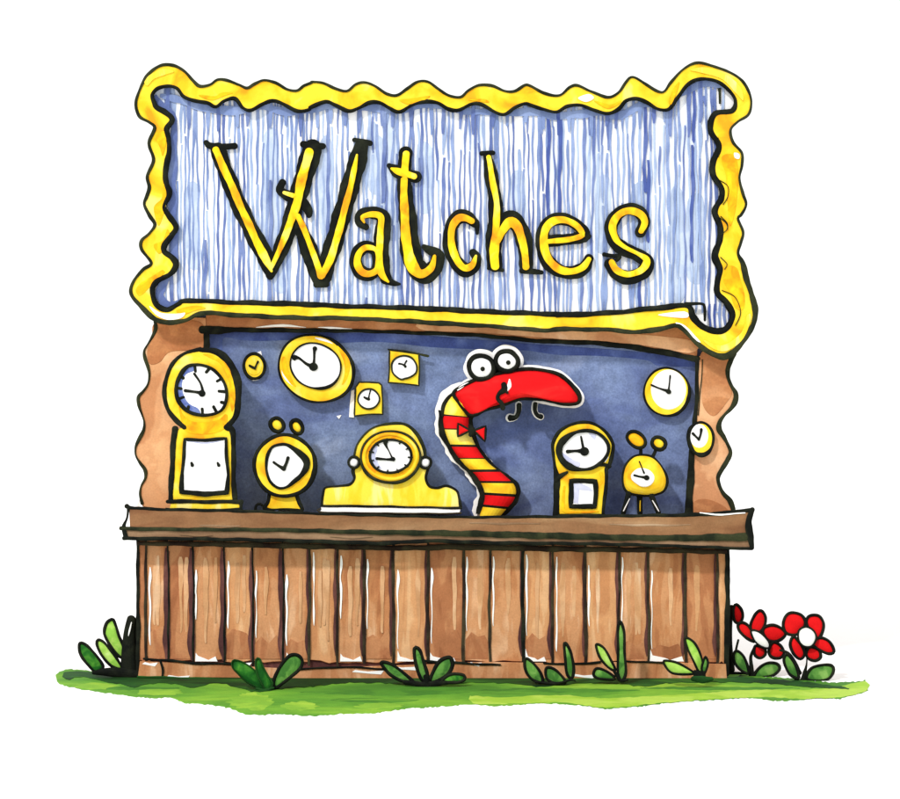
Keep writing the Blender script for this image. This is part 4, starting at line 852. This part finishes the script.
# 4
K = zz(500, 490, 3.33)
r = plant('plant of two low broad leaves and one upright narrow leaf, right of centre', 556, 685)
leaf(r, K((85, 562), (110, 575), (135, 610), (140, 640), (105, 630), (85, 600)), 'leaf', .0, 2.2)
leaf(r, K((155, 592), (185, 600), (215, 630), (215, 645), (180, 642), (155, 625)), 'leaf', -.02, 2.2)
leaf(r, K((215, 510), (235, 540), (246, 590), (240, 625), (225, 615), (218, 570)), 'leaf', .03, 2.4)
q = MB(); q.ribbon(K((120, 640, 7), (180, 645, 7), (235, 632, 6), (250, 636, 4)), 'ink', r.location.y-.05, .02); q.build('stem', r)
r = plant('tall narrow-leaved plant near the right end with its middle leaf the highest', 620, 684)
leaf(r, K((400, 438), (412, 470), (415, 540), (418, 610), (405, 635), (392, 610), (395, 540), (392, 470)), 'leaf', .0, 2.2)
leaf(r, K((320, 515), (345, 525), (370, 570), (385, 600), (365, 595), (335, 560)), 'leaf_pale', .03, 2.0)
leaf(r, K((320, 595), (345, 600), (380, 622), (375, 632), (330, 628), (312, 615)), 'leaf', -.02, 2.2)
q = MB(); q.ribbon(K((378, 600, 7), (400, 634, 10), (425, 632, 5)), 'ink', r.location.y-.05, .02); q.build('stem', r)
r = plant('plant with one long pale leaf lying left, before the right corner planks', 702, 687)
K = zz(640, 570, 3.75)
leaf(r, K((90, 340), (130, 345), (180, 370), (205, 388), (170, 392), (120, 385), (95, 360)), 'leaf_pale', .0, 1.8)
leaf(r, K((170, 255), (200, 270), (225, 310), (238, 360), (225, 385), (205, 350), (180, 300)), 'leaf_pale', .02, 1.8)
leaf(r, K((245, 325), (255, 345), (250, 375), (238, 392), (232, 370), (238, 345)), 'leaf', -.02, 1.8)
q = MB(); q.ribbon(K((205, 385, 14), (225, 400, 34), (240, 385, 12)), 'ink', r.location.y-.04, .02); q.ribbon(K((200, 408, 20), (235, 412, 26), (268, 408, 16)), 'grass_dark', r.location.y-.05, .02); q.build('root_clump', r)
# flowers -----------------------------------------------------------------
K = zz(720, 590, 6)
def flower(label, px, yb, petals, centre, stem, leaves, base):
    Y = ydepth(yb); r = thing('red_flower', label, 'flower', (W(px, yb, Y).x, Y, 0), 'red flowers by the right corner')
    for k, pt in enumerate(petals):
        mx_ = sum(a[0] for a in pt)/len(pt); my_ = sum(a[1] for a in pt)/len(pt); pt = [(mx_+(a[0]-mx_)*1.1, my_+(a[1]-my_)*1.08) for a in pt]
        q = MB(); yy = Y-.03-.004*(k % 3); q.pillow(K(*pt), 'red', yy, .035); q.ribbon(K(*pt), 'ink', yy-.023, .03, w=2.3, closed=True); q.build('petal', r)
    if centre:
        q = MB(); mx_ = sum(a[0] for a in centre)/len(centre); my_ = sum(a[1] for a in centre)/len(centre); ce = [(mx_+(a[0]-mx_)*1.18, my_+(a[1]-my_)*1.18) for a in centre]; q.pillow(K(*ce), 'white', Y-.072, .03); q.ribbon(K(*ce), 'ink', Y-.09, .02, w=1.5, closed=True); q.build('flower_centre', r)
    q = MB(); q.tube(K(*stem), 'ink', Y, 1, n=8)
    for b_ in base: q.tube(K(*b_), 'ink', Y-.01, .6, n=8)
    q.build('stem', r)
    for k, (pt, m_) in enumerate(leaves):
        q = MB(); yy = Y-.02+.02*k; q.pillow(K(*pt), m_, yy, .03); q.ribbon(K(*pt), 'ink', yy-.020, .03, w=2.2, closed=True); q.build('leaf', r)
    return r
flower('half-hidden red bud against the corner of the stall', 731, 674,
 [((100, 90), (128, 120), (135, 160), (118, 195), (92, 185), (82, 140), (85, 105))], None, [(70, 100, 30), (62, 200, 26), (62, 330, 26), (70, 480, 40)], [((95, 300), (110, 350), (95, 380), (72, 400), (82, 350)), ] and [], [((60, 505, 30), (120, 508, 34), (180, 512, 20))])
flower('red flower with tilted oval white centre, next to the stall corner', 750, 676,
 [((245, 128), (270, 165), (265, 215), (235, 250), (195, 240), (190, 200), (215, 145)), ((270, 228), (320, 215), (370, 235), (388, 268), (350, 300), (300, 300), (265, 262)), ((320, 318), (360, 335), (382, 375), (360, 405), (315, 400), (298, 365)), ((215, 338), (262, 350), (268, 385), (240, 405), (210, 385)), ((130, 198), (165, 215), (195, 262), (205, 305), (165, 290), (125, 250), (112, 215))],
 ((195, 252), (240, 260), (285, 305), (285, 340), (245, 330), (210, 300)), [(205, 350, 18), (185, 400, 20), (188, 460, 26), (190, 530, 40)],
 [(((100, 365), (140, 395), (165, 450), (170, 500), (120, 475), (85, 430), (80, 390)), 'leaf'), (((205, 525), (225, 480), (280, 440), (340, 440), (360, 470), (330, 505), (270, 522)), 'leaf')],
 [((110, 300, 14), (100, 340, 14), (92, 380, 16)), ((120, 525, 30), (190, 535, 34), (250, 535, 16))])
flower('taller red flower with round white centre, rightmost of the flowers', 804, 680,
 [((430, 140), (480, 150), (505, 190), (490, 235), (450, 265), (400, 255), (385, 210), (400, 160)), ((540, 160), (590, 160), (618, 200), (612, 250), (585, 285), (545, 245), (522, 195)), ((600, 290), (650, 310), (678, 365), (650, 380), (600, 360), (562, 325)), ((545, 345), (590, 360), (600, 400), (570, 420), (530, 405), (522, 370)), ((445, 285), (490, 340), (502, 385), (480, 410), (445, 385), (425, 330))],
 ((480, 250), (515, 228), (555, 250), (568, 290), (545, 330), (505, 330), (480, 300)), [(510, 325, 18), (520, 380, 10), (520, 440, 10), (510, 490, 24), (500, 545, 40)],
 [(((405, 385), (440, 430), (465, 490), (470, 530), (420, 510), (390, 450), (385, 405)), 'leaf'), (((520, 530), (545, 470), (610, 450), (670, 455), (680, 490), (650, 535), (580, 548)), 'leaf')],
 [((360, 360, 14), (410, 380, 18), (450, 430, 16), (480, 500, 24)), ((450, 548, 26), (520, 555, 22), (600, 555, 16), (715, 552, 12))])
# ================================================================ SKY, SUN, CAMERA
w = bpy.data.worlds.new('World'); S.world = w; w.use_nodes = True
nt = w.node_tree; N = nt.nodes; L = nt.links; bg = N['Background']
EL, AZ = 40, 30
sky = N.new('ShaderNodeTexSky'); sky.sky_type = 'NISHITA'; sky.sun_disc = False; sky.sun_elevation = math.radians(EL); sky.sun_rotation = math.radians(180+AZ)
mx = N.new('ShaderNodeMix'); mx.data_type = 'RGBA'; mx.clamp_factor = False; mx.inputs[0].default_value = .93
L.new(sky.outputs[0], mx.inputs[6]); mx.inputs[7].default_value = (10.4, 10.3, 10.0, 1)   # a bright even cloud deck over the clear sky
L.new(mx.outputs[2], bg.inputs['Color']); bg.inputs['Strength'].default_value = .10
sl = bpy.data.lights.new('sun', 'SUN'); sl.energy = 2.0; sl.angle = math.radians(4); sl.color = (1, .97, .93)
so = bpy.data.objects.new('sun', sl); COL.objects.link(so)
dvec = Vector((-math.sin(math.radians(AZ))*math.cos(math.radians(EL)), -math.cos(math.radians(AZ))*math.cos(math.radians(EL)), math.sin(math.radians(EL))))
so.rotation_euler = dvec.to_track_quat('Z', 'Y').to_euler(); so.location = dvec*20
cd = bpy.data.cameras.new('camera'); co = bpy.data.objects.new('camera', cd); COL.objects.link(co)
co.location = (0, -CAM_D, CAM_Z); co.rotation_euler = (math.pi/2, 0, 0); cd.sensor_width = 36; cd.lens = 36*CAM_D/6.0; cd.clip_end = 8000; cd.clip_start = .1
S.camera = co
S.view_settings.view_transform = 'Standard'; S.view_settings.look = 'None'; S.view_settings.exposure = 0.28; S.view_settings.gamma = 1; S.view_settings.use_curve_mapping = False
